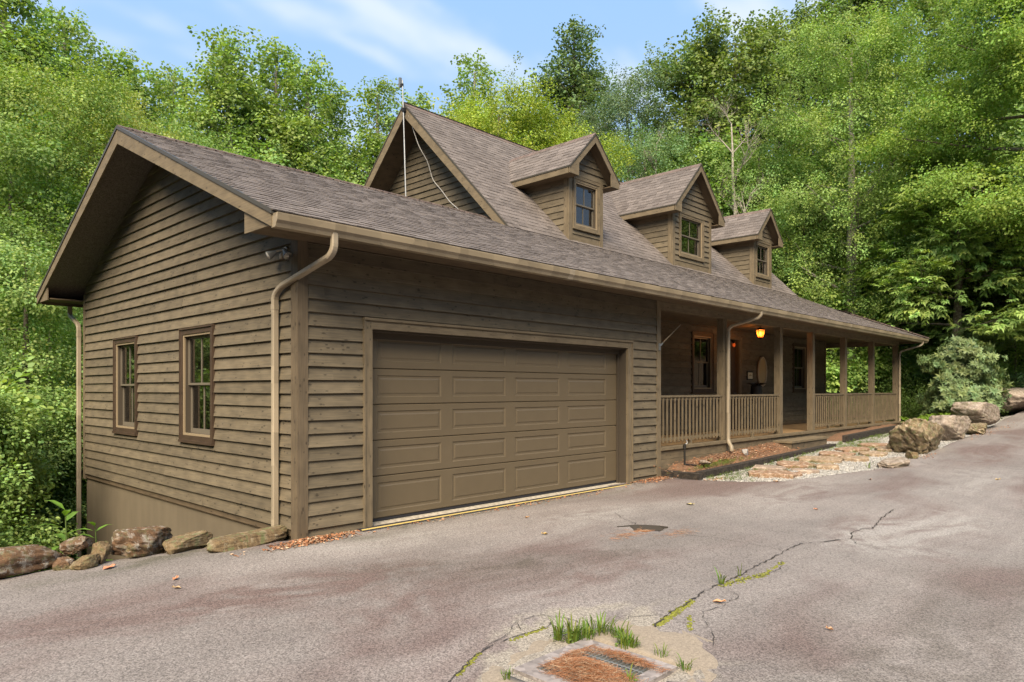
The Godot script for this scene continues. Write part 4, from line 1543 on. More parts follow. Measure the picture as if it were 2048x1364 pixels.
func build_stones():
	rock("edging_stone", "long flat-topped tan edging stone touching the house corner", "stone", -0.47, 0.20, Vector3(0.50, 0.105, 0.20), 0.22, 3, M.rock_tan, 0.25, "stones edging the driveway by the garage", Vector3(0, 0, 0.03), 0.0, 0.10, 4)
	rock("edging_stone", "low tan stone between the long flat stone and the big lichened one", "stone", -0.99, 0.42, Vector3(0.27, 0.105, 0.15), 0.25, 14, M.rock_tan, 0.25, "stones edging the driveway by the garage", Vector3(0, 0, 0.10), 0.0, 0.12, 5)
	rock("edging_boulder", "largest rusty edging boulder with a white lichen top below the gable windows", "boulder", -1.36, 0.56, Vector3(0.34, 0.19, 0.21), 0.5, 25, M.rock_rust, 0.12, "stones edging the driveway by the garage", Vector3(0, 0, -0.14), 0.0, 0.18, 6)
	rock("edging_stone", "small pointed tan stone leaning left of the lichened boulder", "stone", -1.76, 0.44, Vector3(0.10, 0.15, 0.09), 0.9, 36, M.rock_tan, 0.15, "stones edging the driveway by the garage", Vector3(0.1, 0, -0.4), 0.0)
	rock("edging_stone", "rust-red block perched on top of the small stone heap", "stone", -1.93, 0.50, Vector3(0.16, 0.085, 0.11), 0.5, 47, M.rock_rust, 0.0, "stones edging the driveway by the garage", Vector3(0, 0, 0.22), 0.12)
	rock("edging_stone", "brown stone at the foot of the small heap, nearest the asphalt", "stone", -1.90, 0.33, Vector3(0.15, 0.09, 0.09), 0.3, 58, M.rock_tan, 0.2, "stones edging the driveway by the garage", Vector3.ZERO, -0.01)
	rock("edging_stone", "small dark stone between the heap and the leftmost boulder", "stone", -2.06, 0.42, Vector3(0.10, 0.08, 0.10), 0.1, 59, M.rock_rust, 0.2, "stones edging the driveway by the garage", Vector3.ZERO, -0.01)
	rock("edging_boulder", "wide rust-brown lichen-spotted boulder at the left edge of the driveway", "boulder", -2.42, 0.60, Vector3(0.50, 0.165, 0.24), 0.25, 61, M.rock_rust, 0.12, "stones edging the driveway by the garage", Vector3(0, 0, -0.06), 0.0, 0.16, 6)
	# the rocks above the gravel yard
	rock("boulder", "big blocky mossy boulder beside the end of the stepping-stone path", "boulder", 13.45, -2.55, Vector3(0.98, 0.60, 0.55), 0.2, 72, M.rock_mossy, 0.15, "boulders along the far driveway edge", Vector3(0, 0, -0.22), 0.12, 0.28, 8)
	rock("flat_stone", "flat grey slab stone at the driveway edge in front of the mossy boulder", "stone", 10.85, -2.86, Vector3(0.52, 0.10, 0.22), -0.2, 73, M.rock_grey, 0.1, "", Vector3(0, 0, 0.10), -1e9, 0.14, 5)
	rock("stone", "small rusty stone wedged under the left end of the mossy boulder", "stone", 12.05, -2.80, Vector3(0.16, 0.11, 0.12), 0.6, 74, M.rock_tan, 0.2)
	rock("boulder", "low rounded grey boulder just right of the mossy boulder", "boulder", 16.4, -2.55, Vector3(0.72, 0.46, 0.5), 0.1, 75, M.rock_grey, 0.22, "boulders along the far driveway edge", Vector3(0, 0, -0.05), -1e9, 0.16, 6)
	rock("stone", "broken brown stone with dry leaves between the low grey boulder and the flat one", "stone", 17.9, -2.88, Vector3(0.5, 0.22, 0.25), 0.4, 76, M.rock_mossy, 0.2, "", Vector3.ZERO, -1e9, 0.25, 8)
	rock("boulder", "long flat-topped wedge-shaped boulder resting over the low grey one", "boulder", 19.2, -2.55, Vector3(1.05, 0.36, 0.6), 0.05, 77, M.rock_grey, 0.0, "boulders along the far driveway edge", Vector3(0, 0, -0.10), 0.70, 0.12, 5)
	rock("boulder", "topmost broad pale boulder at the right edge above the driveway", "boulder", 24.6, -2.50, Vector3(1.45, 0.45, 0.8), 0.12, 78, M.rock_grey, 0.0, "boulders along the far driveway edge", Vector3(0, 0, 0.05), 1.0, 0.14, 6)
	rock("stone", "low pinkish stone under the topmost boulder at the right edge", "stone", 25.3, -2.95, Vector3(0.9, 0.2, 0.35), 0.1, 79, M.rock_grey, 0.2, "", Vector3.ZERO, -1e9, 0.2, 6)
	# stepping stones
	var fl = [[8.45, -1.50, 0.36, 0.44, 0.3, 0, "nearest rusty stepping stone, closest to the asphalt"], [9.05, -1.15, 0.26, 0.30, 0.2, 2, "dark grey stepping stone behind the nearest rusty one"], [9.05, -1.83, 0.17, 0.22, 0.5, 2, "small dark stepping stone on the driveway side of the path, second row"], [9.75, -1.36, 0.40, 0.34, 0.1, 0, "broad reddish stepping stone in the middle of the path"], [9.85, -1.92, 0.26, 0.24, 0.4, 1, "tan stepping stone beside the broad reddish one"], [10.75, -1.45, 0.34, 0.40, 0.15, 1, "pale ochre stepping stone past the broad reddish one"], [11.25, -1.98, 0.26, 0.26, 0.3, 1, "ochre stepping stone on the driveway side, past the pale one"], [11.75, -1.45, 0.36, 0.36, 0.2, 0, "rusty stepping stone two before the step"], [12.30, -2.00, 0.30, 0.26, 0.3, 1, "tan stepping stone near the foot of the mossy boulder"], [12.95, -1.40, 0.40, 0.34, 0.1, 0, "thin reddish stepping stone near the porch step"], [13.35, -2.0, 0.36, 0.25, 0.2, 1, "farthest tan stepping stone on the driveway side"], [14.15, -1.45, 0.36, 0.30, 0.1, 0, "farthest reddish stepping stone beyond the step"]]
	for i in fl.size():
		var q = fl[i]
		flagstone(q[0], q[1], q[2], q[3], q[4], 200 + i, M.flag[q[5]], q[6])
	rock("white_stone", "chalky white stone lying among the stepping stones", "stone", 8.72, -1.76, Vector3(0.13, 0.05, 0.10), 0.3, 300, M.white_stone, 0.1)
	rock("white_stone", "white stone on the soil beside the porch downspout", "stone", 9.85, -0.30, Vector3(0.10, 0.09, 0.08), 0.3, 301, M.white_stone, 0.1, "", Vector3.ZERO, 0.26)
	rock("flat_stone", "flat blue-grey stone on the planting bed below the first railing", "stone", 8.05, -0.36, Vector3(0.20, 0.05, 0.13), 0.2, 302, M.rock_grey, 0.0, "", Vector3.ZERO, 0.21)
	rock("stone", "small orange stone beside the flat blue-grey one on the planting bed", "stone", 8.38, -0.30, Vector3(0.08, 0.05, 0.06), 0.8, 303, M.rock_tan, 0.0, "", Vector3.ZERO, 0.23)
	# timbers
	var m = MB.new()
	m.box(Vector3(-0.075, -0.12, 0.0), Vector3(0.075, 0.075, 0.76))
	var o = put("landscape_timber", m.done(), M.tie)
	o.position = V(7.17, 0.075, -0.02)
	tag(o, "short dark landscape timber running out from the garage corner", "timber")
	m = MB.new()
	m.box(Vector3(0, -0.12, -0.075), Vector3(6.3, 0.075, 0.075))
	o = put("landscape_timber", m.done(), M.tie)
	o.position = V(7.25, 0.085, -0.68)
	o.rotation = Vector3(0, -0.01, 0.024)
	tag(o, "long weathered landscape timber edging the bed along the porch", "timber")
	m = MB.new()
	m.box(Vector3(0, -0.1, -0.07), Vector3(5.0, 0.08, 0.07))
	o = put("landscape_timber", m.done(), M.tie)
	o.position = V(14.75, 0.36, -0.62)
	o.rotation = Vector3(0, 0.02, 0.016)
	tag(o, "dark landscape timber on the earth bank beyond the porch step", "timber")
	# porch step
	m = MB.new()
	m.box(Vector3(0, 0.0, 0), Vector3(2.2, 0.045, 0.44))
	var st = thing("porch_step", "low wooden step in front of the porch opening", "step", V(11.75, 0.40, -0.06))
	part("tread", m.done(), M.trim, st)
	m = MB.new()
	m.box(Vector3(0.03, -0.30, 0.37), Vector3(2.17, -0.001, 0.41))
	m.box(Vector3(0.03, -0.30, 0.0), Vector3(0.07, -0.001, 0.37))
	m.box(Vector3(2.13, -0.30, 0.0), Vector3(2.17, -0.001, 0.37))
	part("riser", m.done(), M.corner, st)


# ---------------------------------------------------------------- small things
func build_fittings():
	# twin floodlight under the eave corner
	var t = thing("floodlight", "white twin-head motion floodlight under the garage eave corner", "floodlight", V(-0.07, 3.10, 0.20))
	var m = MB.new()
	m.tube([Vector3(0.07, 0, 0), Vector3(0.02, 0, 0)], [0.055, 0.05], 14)
	part("mounting_plate", m.done(), M.spout, t)
	for s in [-1, 1]:
		m = MB.new()
		m.tube([Vector3(0.02, 0, 0), Vector3(-0.03, 0.0, s * 0.06), Vector3(-0.05, -0.01, s * 0.10)], [0.014, 0.013, 0.016], 8)
		part("arm", m.done(), M.spout, t)
		m = MB.new()
		var c = Vector3(-0.05, -0.02, s * 0.11)
		var dir = Vector3(-0.75, -0.45, s * 0.25).normalized() if s < 0 else Vector3(0.1, -0.75, 0.65).normalized()
		m.tube([c - dir * 0.01, c + dir * 0.03, c + dir * 0.10, c + dir * 0.115], [0.022, 0.034, 0.062, 0.066], 16)
		var hd = part("lamp_head", m.done(), M.iron, t)
		m = MB.new()
		m.tube([c + dir * 0.112, c + dir * 0.120, c + dir * 0.126], [0.058, 0.05, 0.012], 16)
		part("lens", m.done(), M.lens, hd)
	m = MB.new()
	m.tube([Vector3(0.0, -0.03, 0), Vector3(-0.03, -0.07, 0.0), Vector3(-0.03, -0.12, 0)], [0.02, 0.03, 0.025], 10)
	part("motion_sensor", m.done(), M.spout, t)
	t.scale = Vector3.ONE * 0.82
	# aerial mast on the gable
	t = thing("antenna_mast", "grey pipe mast with a small antenna up the main gable", "antenna", V(6.21, 4.2, 6.14))
	m = MB.new()
	m.tube([Vector3(0, 0, 0), Vector3(0, 3.2, -0.14)], [0.017, 0.017], 8)
	m.tube([Vector3(0, 3.18, -0.14), Vector3(0, 4.60, -0.21)], [0.014, 0.014], 8)
	part("mast", m.done(), M.pipe, t)
	m = MB.new()
	m.box(Vector3(-0.03, 4.46, -0.32), Vector3(0.03, 4.68, -0.27))
	part("antenna_panel", m.done(), M.iron, t)
	m = MB.new()
	m.box(Vector3(-0.02, 4.46, -0.28), Vector3(0.02, 4.52, -0.19))
	part("bracket", m.done(), M.black, t)
	m = MB.new()
	m.box(Vector3(-0.03, 3.86, -0.21), Vector3(0.07, 3.94, -0.13))
	part("clamp", m.done(), M.black, t)
	t = thing("antenna_cable", "pale cable hanging in a curve from the gable peak", "cable", V(6.6, 7.0, 6.0))
	m = MB.new()
	var pts = [Vector3(-0.33, 0.95, -0.20), Vector3(-0.28, 0.80, -0.17), Vector3(-0.12, 0.28, -0.08), Vector3(0.08, -0.08, 0.0), Vector3(0.22, -0.45, 0.02), Vector3(0.30, -0.75, 0.25), Vector3(0.31, -1.05, 0.52), Vector3(0.31, -1.28, 0.82)]
	var sm2 = []
	for i in pts.size() - 1:
		for j in 4:
			sm2.append(pts[i].cubic_interpolate(pts[i + 1], pts[maxi(i - 1, 0)], pts[mini(i + 2, pts.size() - 1)], j / 4.0))
	sm2.append(pts[-1])
	var rad = []
	for q in sm2:
		rad.append(0.011)
	m.tube(sm2, rad, 6)
	part("cable", m.done(), M.cable, t)
	# bare twigs in the valley by the gable
	t = thing("dry_twigs", "bare dry twigs caught on the garage ridge against the gable", "twigs", V(6.45, 5.2, 7.3))
	m = MB.new()
	for q in [[Vector3(0, 0.15, 0.0), Vector3(-0.1, 0.75, 0.1), Vector3(-0.05, 1.1, 0.2)], [Vector3(0.05, 0.2, 0.2), Vector3(-0.1, 0.7, 0.35), Vector3(-0.3, 0.95, 0.3)], [Vector3(-0.05, 0.1, -0.2), Vector3(-0.3, 0.6, -0.4), Vector3(-0.5, 0.85, -0.75)], [Vector3(-0.07, 0.6, 0.05), Vector3(0.1, 0.85, 0.3), Vector3(0.1, 1.05, 0.4)]]:
		m.tube(q, [0.014, 0.009, 0.004], 5)
	part("twig", m.done(), M.cable, t)
	# debris crow-foot at the front end of the gable: a curled piece of flashing
	t = thing("loose_flashing", "small curled dark piece of flashing at the foot of the gable rake", "flashing", V(6.7, 5.30, 4.45))
	m = MB.new()
	m.quad(Vector3(0, 0, 0), Vector3(0, -0.12, 0.28), Vector3(-0.10, -0.02, 0.30), Vector3(-0.10, 0.16, 0.02), Vector3(-1, 1, 0))
	m.quad(Vector3(-0.10, 0.16, 0.02), Vector3(-0.10, -0.02, 0.30), Vector3(-0.04, 0.02, 0.31), Vector3(-0.03, 0.22, 0.03), Vector3(0, 1, 0))
	part("sheet", m.done(), M.drip, t)
	# lantern on the porch ceiling, lit
	t = thing("porch_lantern", "lit amber glass lantern hanging from the porch ceiling", "lantern", V(13.23, 3.20, 0.9))
	m = MB.new()
	m.tube([Vector3(0, 0, 0), Vector3(0, -0.02, 0)], [0.06, 0.055], 12)
	m.tube([Vector3(0, -0.02, 0), Vector3(0, -0.06, 0)], [0.008, 0.008], 6)
	m.tube([Vector3(0, -0.04, 0), Vector3(0, -0.07, 0), Vector3(0, -0.11, 0), Vector3(0, -0.125, 0)], [0.02, 0.07, 0.135, 0.14], 12)
	m.tube([Vector3(0, -0.34, 0), Vector3(0, -0.36, 0), Vector3(0, -0.40, 0)], [0.07, 0.05, 0.012], 12)
	part("lantern_cap", m.done(), M.black, t)
	m = MB.new()
	for k in 6:
		var w = TAU * k / 6.0
		m.tube([Vector3(cos(w) * 0.128, -0.125, sin(w) * 0.128), Vector3(cos(w) * 0.118, -0.22, sin(w) * 0.118), Vector3(cos(w) * 0.07, -0.345, sin(w) * 0.07)], [0.007, 0.007, 0.007], 5)
	part("lantern_frame", m.done(), M.black, t)
	m = MB.new()
	m.tube([Vector3(0, -0.126, 0), Vector3(0, -0.22, 0), Vector3(0, -0.34, 0)], [0.118, 0.108, 0.062], 12, false)
	part("lantern_glass", m.done(), M.amber, t)
	m = MB.new()
	m.tube([Vector3(0, -0.18, 0), Vector3(0, -0.21, 0), Vector3(0, -0.25, 0), Vector3(0, -0.28, 0)], [0.012, 0.03, 0.03, 0.01], 10)
	part("bulb", m.done(), M.bulb, t)
	var l = OmniLight3D.new()
	l.name = "lantern_glow"
	l.light_color = Color(1.0, 0.62, 0.28)
	l.light_energy = 0.05
	l.light_size = 0.03
	l.omni_range = 8.0
	l.omni_attenuation = 2.0
	l.shadow_enabled = true
	t.add_child(l)
	l.position = Vector3(0, -0.23, 0)
	t.scale = Vector3.ONE * 0.85
	# sconce by the door
	t = thing("door_sconce", "small lit orange lamp beside the front door, half behind the downspout", "wall lamp", V(13.50, 2.78, 1.80))
	m = MB.new()
	m.tube([Vector3(0, 0.10, 0), Vector3(0, 0.06, 0.06), Vector3(0, 0.03, 0.06)], [0.02, 0.03, 0.035], 8)
	part("bracket", m.done(), M.black, t)
	m = MB.new()
	m.tube([Vector3(0, 0.03, 0.06), Vector3(0, -0.02, 0.06), Vector3(0, -0.06, 0.06)], [0.03, 0.04, 0.02], 10)
	part("lamp_glass", m.done(), M.amber, t)
	# oval wreath-like mirror, sign, pot
	t = thing("oval_plaque", "oval framed wall panel on the porch wall", "wall decoration", V(15.30, 2.10, 1.80))
	m = MB.new()
	var ring = []
	var rd = []
	for k in 33:
		var w = TAU * k / 32.0
		ring.append(Vector3(cos(w) * 0.27, sin(w) * 0.40, 0.02))
		rd.append(0.026)
	m.tube(ring, rd, 8, false)
	part("oval_frame", m.done(), M.spout, t)
	m = MB.new()
	for k in 32:
		var a = TAU * k / 32.0
		var b = TAU * (k + 1) / 32.0
		m.tri(Vector3(0, 0, 0.015), Vector3(cos(a) * 0.26, sin(a) * 0.39, 0.012), Vector3(cos(b) * 0.26, sin(b) * 0.39, 0.012), Vector3.BACK)
	part("oval_face", m.done(), std(lin(0.34, 0.25, 0.13), 0.5), t)
	t = thing("wall_sign", "small cream sign in a dark frame on the porch wall", "sign", V(14.57, 1.98, 1.815))
	m = MB.new()
	m.box(Vector3(-0.17, -0.12, 0), Vector3(0.17, 0.12, 0.02))
	part("sign_frame", m.done(), M.black, t)
	m = MB.new()
	m.box(Vector3(-0.135, -0.085, 0.02), Vector3(0.135, 0.085, 0.026))
	part("sign_face", m.done(), std(lin(0.50, 0.48, 0.36), 0.6), t)
	m = MB.new()
	m.tube([Vector3(-0.07, 0.0, 0.028), Vector3(-0.02, 0.03, 0.028), Vector3(0.03, 0.0, 0.028), Vector3(0.08, 0.02, 0.028)], [0.012, 0.016, 0.014, 0.008], 6)
	part("sign_motif", m.done(), std(lin(0.28, 0.26, 0.18), 0.6), t)
	t = thing("black_planter", "black rounded planter behind the second railing", "planter", V(14.2, 0.55, 1.45))
	m = MB.new()
	m.tube([Vector3(0, 0, 0), Vector3(0, 0.03, 0), Vector3(0, 0.5, 0), Vector3(0, 0.72, 0)], [0.17, 0.18, 0.05, 0.06], 14)
	m.tube([Vector3(0, 0.70, 0), Vector3(0, 0.78, 0), Vector3(0, 0.95, 0), Vector3(0, 1.12, 0), Vector3(0, 1.15, 0)], [0.06, 0.13, 0.16, 0.14, 0.155], 16)
	part("pot", m.done(), M.black, t)
	m = MB.new()
	for k in 9:
		var w = k * 2.4
		m.tube([Vector3(0, 1.1, 0), Vector3(cos(w) * 0.12, 1.2, sin(w) * 0.12), Vector3(cos(w) * 0.26, 1.22, sin(w) * 0.26)], [0.02, 0.035, 0.004], 5)
	part("foliage", m.done(), M.black, t)
	# flag rod on the garage corner board
	t = thing("flag_rod", "thin bare flag rod leaning out of a bracket on the garage corner board", "flagpole", V(7.01, 2.37, -0.05))
	m = MB.new()
	m.tube([Vector3(0, 0, 0), Vector3(0.68, 0.43, 0.03)], [0.010, 0.008], 6)
	part("rod", m.done(), M.bead, t)
	m = MB.new()
	m.box(Vector3(-0.025, -0.07, -0.005), Vector3(0.025, 0.05, 0.012))
	m.tube([Vector3(-0.01, -0.01, 0), Vector3(0.09, 0.055, 0.005)], [0.02, 0.018], 8)
	part("bracket", m.done(), M.iron, t)
	# yard hydrant
	t = thing("yard_hydrant", "black standing yard hydrant with a lever beside the garage corner", "hydrant", V(7.62, 0.17, -0.20))
	m = MB.new()
	m.tube([Vector3(0, 0, 0), Vector3(0, 0.36, 0)], [0.02, 0.02], 8)
	m.tube([Vector3(0, 0.34, 0), Vector3(0, 0.40, 0), Vector3(0, 0.44, 0)], [0.028, 0.034, 0.02], 8)
	part("standpipe", m.done(), M.black, t)
	m = MB.new()
	m.tube([Vector3(0, 0.42, 0), Vector3(0.05, 0.45, 0.03), Vector3(0.03, 0.50, 0.02)], [0.014, 0.012, 0.010], 6)
	part("lever", m.done(), M.pipe, t)
	m = MB.new()
	m.tube([Vector3(0, 0.06, 0), Vector3(0.12, 0.05, 0.05), Vector3(0.24, 0.03, 0.10)], [0.018, 0.016, 0.018], 7)
	part("outlet_hose", m.done(), M.black, t)
	# the drain
	t = thing("storm_drain", "square steel-barred drain half buried under rust-red pine needles", "drain", V(-0.60, -0.005, -4.37))
	m = MB.new()
	for q in [[Vector3(-0.34, -0.25, -0.33), Vector3(0.34, 0.020, -0.24)], [Vector3(-0.34, -0.25, 0.24), Vector3(0.34, 0.018, 0.33)], [Vector3(-0.34, -0.25, -0.24), Vector3(-0.24, 0.019, 0.24)], [Vector3(0.22, -0.25, -0.24), Vector3(0.34, 0.0195, 0.24)]]:
		m.box(q[0], q[1])
	part("concrete_frame", m.done(), M.grey_concrete, t)
	for k in 17:
		m = MB.new()
		var z = -0.235 + 0.47 * k / 16.0
		m.box(Vector3(-0.24, -0.03, z - 0.003), Vector3(0.22, 0.008, z + 0.003))
		part("grate_bar", m.done(), M.iron, t)
	for x in [-0.16, -0.08, 0.0, 0.08, 0.15]:
		m = MB.new()
		m.tube([Vector3(x, 0.006, -0.24), Vector3(x, 0.006, 0.24)], [0.004, 0.004], 5)
		part("cross_rod", m.done(), M.iron, t)
	m = MB.new()
	m.box(Vector3(-0.25, -0.30, -0.25), Vector3(0.25, -0.26, 0.25))
	part("sump", m.done(), M.black, t)
	# needles on the drain and round about
	var nm = MB.new()
	nm.tube([Vector3(-0.5, 0, 0), Vector3(0, 0.05, 0.06), Vector3(0.5, 0, 0)], [0.012, 0.015, 0.008], 4)
	var needle = nm.done()
	var heaps = [
		["pine_needles", "thick rust-red heap of pine needles over the drain", [[-0.70, -4.40, 0.075, 0.12, 2600, 0.045, false], [-0.55, -4.18, 0.07, 0.025, 260, 0.015, false], [-0.375, -4.42, 0.018, 0.13, 600, 0.018, false], [-0.74, -4.58, 0.08, 0.07, 700, 0.03, false]]],
		["leaf_litter", "rust-brown leaf litter at the foot of the house corner", [[0.10, -0.16, 0.24, 0.08, 900, 0.018, true], [-0.16, -0.24, 0.16, 0.06, 260, 0.008, true], [0.45, -0.08, 0.20, 0.03, 160, 0.008, true]]],
		["leaf_litter", "brown leaf litter along the wall between garage door and porch", [[6.75, -0.16, 0.30, 0.10, 700, 0.012, true], [6.5, -0.06, 0.3, 0.03, 150, 0.006, true], [7.4, -0.95, 0.2, 0.1, 120, 0.006, true]]],
		["leaf_litter", "thin line of crumbled leaves along the threshold strip", [[2.6, -0.22, 1.7, 0.05, 260, 0.004, true], [4.6, -0.2, 1.0, 0.12, 120, 0.004, true]]],
		["pine_needles", "rust-red needles in and in front of the pothole", [[3.10, -2.27, 0.085, 0.05, 520, 0.012, false], [2.55, -2.42, 0.16, 0.06, 160, 0.006, false], [3.05, -2.75, 0.20, 0.07, 130, 0.006, false]]],
		["leaf_litter", "reddish bark and leaf litter on the planting bed by the porch", [[8.6, -0.3, 0.9, 0.13, 900, 0.012, true], [10.8, -0.3, 0.9, 0.13, 800, 0.012, true]]],
		["leaf_litter", "dry leaves fallen among the far boulders", [[17.6, -3.0, 0.7, 0.12, 160, 0.02, true], [12.4, -2.95, 0.3, 0.1, 80, 0.01, true], [19.5, -3.2, 0.8, 0.1, 90, 0.01, true]]],
	]
	var lm = MB.new()
	lm.quad(Vector3(-0.5, 0, 0), Vector3(0, 0.10, -0.22), Vector3(0.5, 0.05, 0), Vector3(0.02, 0.0, 0.24), Vector3.UP)
	var flake = lm.done()
	for h in heaps:
		var xn = []
		var cn = []
		var leaf = h[2][0][6]
		for q in h[2]:
			for i in q[4]:
				var gx = clampf(rng.randfn(), -2.0, 2.0)
				var gz = clampf(rng.randfn(), -2.0, 2.0)
				var x = q[0] + gx * q[2]
				var d = q[1] + gz * q[3]
				if d > -0.05 and x < 7.0:
					d = -0.05 - rng.randf() * 0.05
				var top = q[5] * exp(-0.5 * (gx * gx + gz * gz)) * 1.8
				var y = drive(x, d) if d < table(EDGE, x) or x < 7.0 else land(x, d)
				if h[1].contains("planting bed"):
					y = lerpf(0.10, 0.27, clampf((x - 7.1) / 5.0, 0, 1)) + 0.15 * smoothstep(-0.6, -0.05, d)
				if h[1].contains("over the drain"):
					y = 0.012
				if h[1].contains("pothole"):
					y += 0.03 if d > -2.35 else 0.004
				y += 0.006 + rng.randf() * top
				var s = rr(0.022, 0.05) if leaf else rr(0.05, 0.10)
				var b = Basis.from_euler(Vector3(rr(-0.5, 0.5), rr(0, TAU), rr(-0.3, 0.3))) if leaf else Basis.from_euler(Vector3(rr(0, TAU), rr(0, TAU), rr(-0.25, 0.25)))
				xn.append(Transform3D(b.scaled_local(Vector3(s, s if leaf else s * 0.6, s if leaf else s * 0.6)), V(x, y, d)))
				cn.append((Color(0.30, 0.135, 0.065) if rng.randf() < 0.75 else Color(0.42, 0.30, 0.20)) * rr(0.55, 1.3))
		var o = many(h[0], flake if leaf else needle, M.needle, xn, cn)
		tag(o, h[1], "pine needles" if h[0] == "pine_needles" else "leaf litter")
	# the sand washed round the drain
	var xs = steps(-1.34, 0.34, 0.07) + [0.34]
	var sand = sheet(xs, func(x):
		var k = sqrt(maxf(0.0, 1.0 - pow((x + 0.50) / 0.84, 2.0)))
		var wob = nz.get_noise_2d(x * 60.0, 7.0) * 0.10
		var r = []
		for i in 11:
			r.append(lerpf(-4.37 - 0.58 * k - wob, -4.37 + 0.57 * k + wob, i / 10.0))
		return r, func(x, d):
			var e = pow((x + 0.50) / 0.84, 2.0) + pow((d + 4.37) / 0.58, 2.0)
			var pit = 0.30 * smoothstep(0.37, 0.30, maxf(absf(x + 0.60), absf(d + 4.37)))
			return drive(x, d) - 0.002 + 0.012 * (1.0 - clampf(e, 0, 1)) + 0.012 * nz.get_noise_2d(x * 70.0, d * 70.0) * smoothstep(0.2, 0.7, e) - pit, "drain_sand", M.sand)
	sand.set_meta("kind", "structure")
	# single fallen leaves on the asphalt
	var lf = [[7.64, -1.9, 0.10, "curled pale leaf on the asphalt near the gravel edge"], [4.91, -1.85, 0.14, "long tan leaf on the asphalt right of the pothole"], [2.0, -1.72, 0.08, "small tan leaf on the asphalt left of the pothole"], [-1.79, 0.12, 0.14, "yellow lobed leaf on the asphalt by the small stone heap"], [-1.52, -0.68, 0.08, "orange leaf on the asphalt below the lichened boulder"], [-1.62, -0.97, 0.07, "small orange leaf nearest the camera on the left asphalt"], [1.03, -4.29, 0.10, "curled rust-red leaf beside the mossy crack"], [2.6, -0.9, 0.06, "brown leaf crumb in front of the garage door"], [5.6, -3.3, 0.07, "dry leaf on the asphalt at the middle of the driveway"], [1.0, -5.1, 0.05, "white leaf scrap on the asphalt at lower right"], [8.8, -3.0, 0.10, "twisted leaf on the asphalt in front of the stepping stones"], [9.9, -4.6, 0.09, "brown leaf on the far right asphalt below the long crack"]]
	for q in lf:
		var fm = MB.new()
		var k = q[2]
		for s in [-1, 1]:
			fm.quad(Vector3(-k * 0.5, 0.006, 0), Vector3(-k * 0.15, 0.022, s * k * 0.26), Vector3(k * 0.2, 0.014, s * k * 0.16), Vector3(0, 0.004, 0), Vector3.UP)
			fm.quad(Vector3(0, 0.004, 0), Vector3(k * 0.2, 0.014, s * k * 0.16), Vector3(k * 0.4, 0.028, s * k * 0.10), Vector3(k * 0.55, 0.016, 0), Vector3.UP)
		var o = put("fallen_leaf", fm.done(), std(lin(rr(0.35, 0.55), rr(0.22, 0.32), rr(0.10, 0.16)), 0.8))
		o.position = on_drive(Vector2(q[0], q[1]), 0.003)
		o.rotation.y = rr(0, 6)
		tag(o, q[3], "leaf", "fallen leaves on the driveway")
	# loose gravel
	var pm = SphereMesh.new()
	pm.radial_segments = 6
	pm.rings = 3
	var gx2 = []
	var gc = []
	while gx2.size() < 9000:
		var x = 7.2 + 9.5 * pow(rng.randf(), 1.3)
		var d = rr(-3.0, -0.72)
		if d < table(EDGE, x) + rr(-0.05, 0.1):
			continue
		var s = rr(0.010, 0.028)
		gx2.append(Transform3D(Basis.from_euler(Vector3(rr(0, 6), rr(0, 6), 0)).scaled_local(Vector3(s, s * rr(0.5, 0.9), s * rr(0.6, 1.0))), V(x, land(x, d) + rr(-0.004, 0.008), d)))
		var g = rr(0.18, 0.48)
		gc.append(Color(g, g * 0.965, g * 0.90))
	var gv = many("loose_gravel", pm, M.pebble, gx2, gc)
	tag(gv, "pale loose gravel round the stepping stones", "gravel")


# ---------------------------------------------------------------- plants
var sprays = {}
var weed_leaf: StandardMaterial3D


# one leaf: folded along its midrib, drooping at the tip; at base p, along dir, face up
func leaf(m: MB, p: Vector3, dir: Vector3, up: Vector3, l: float, w: float, fold = 0.25, droop = 0.2, lobes = false):
	var s = dir.cross(up).normalized()
	up = s.cross(dir).normalized()
	var q1 = p + dir * l * 0.35 - up * droop * l * 0.05
	var q2 = p + dir * l * 0.70 - up * droop * l * 0.3
	var tip = p + dir * l - up * droop * l
	for k in [-1.0, 1.0]:
		var a = q1 + s * k * w * 0.5 + up * fold * w * 0.5
		var b = q2 + s * k * w * 0.36 + up * fold * w * 0.36
		m.tri(p, a, q1, up)
		m.quad(q1, a, b, q2, up)
		m.tri(q2, b, tip, up)


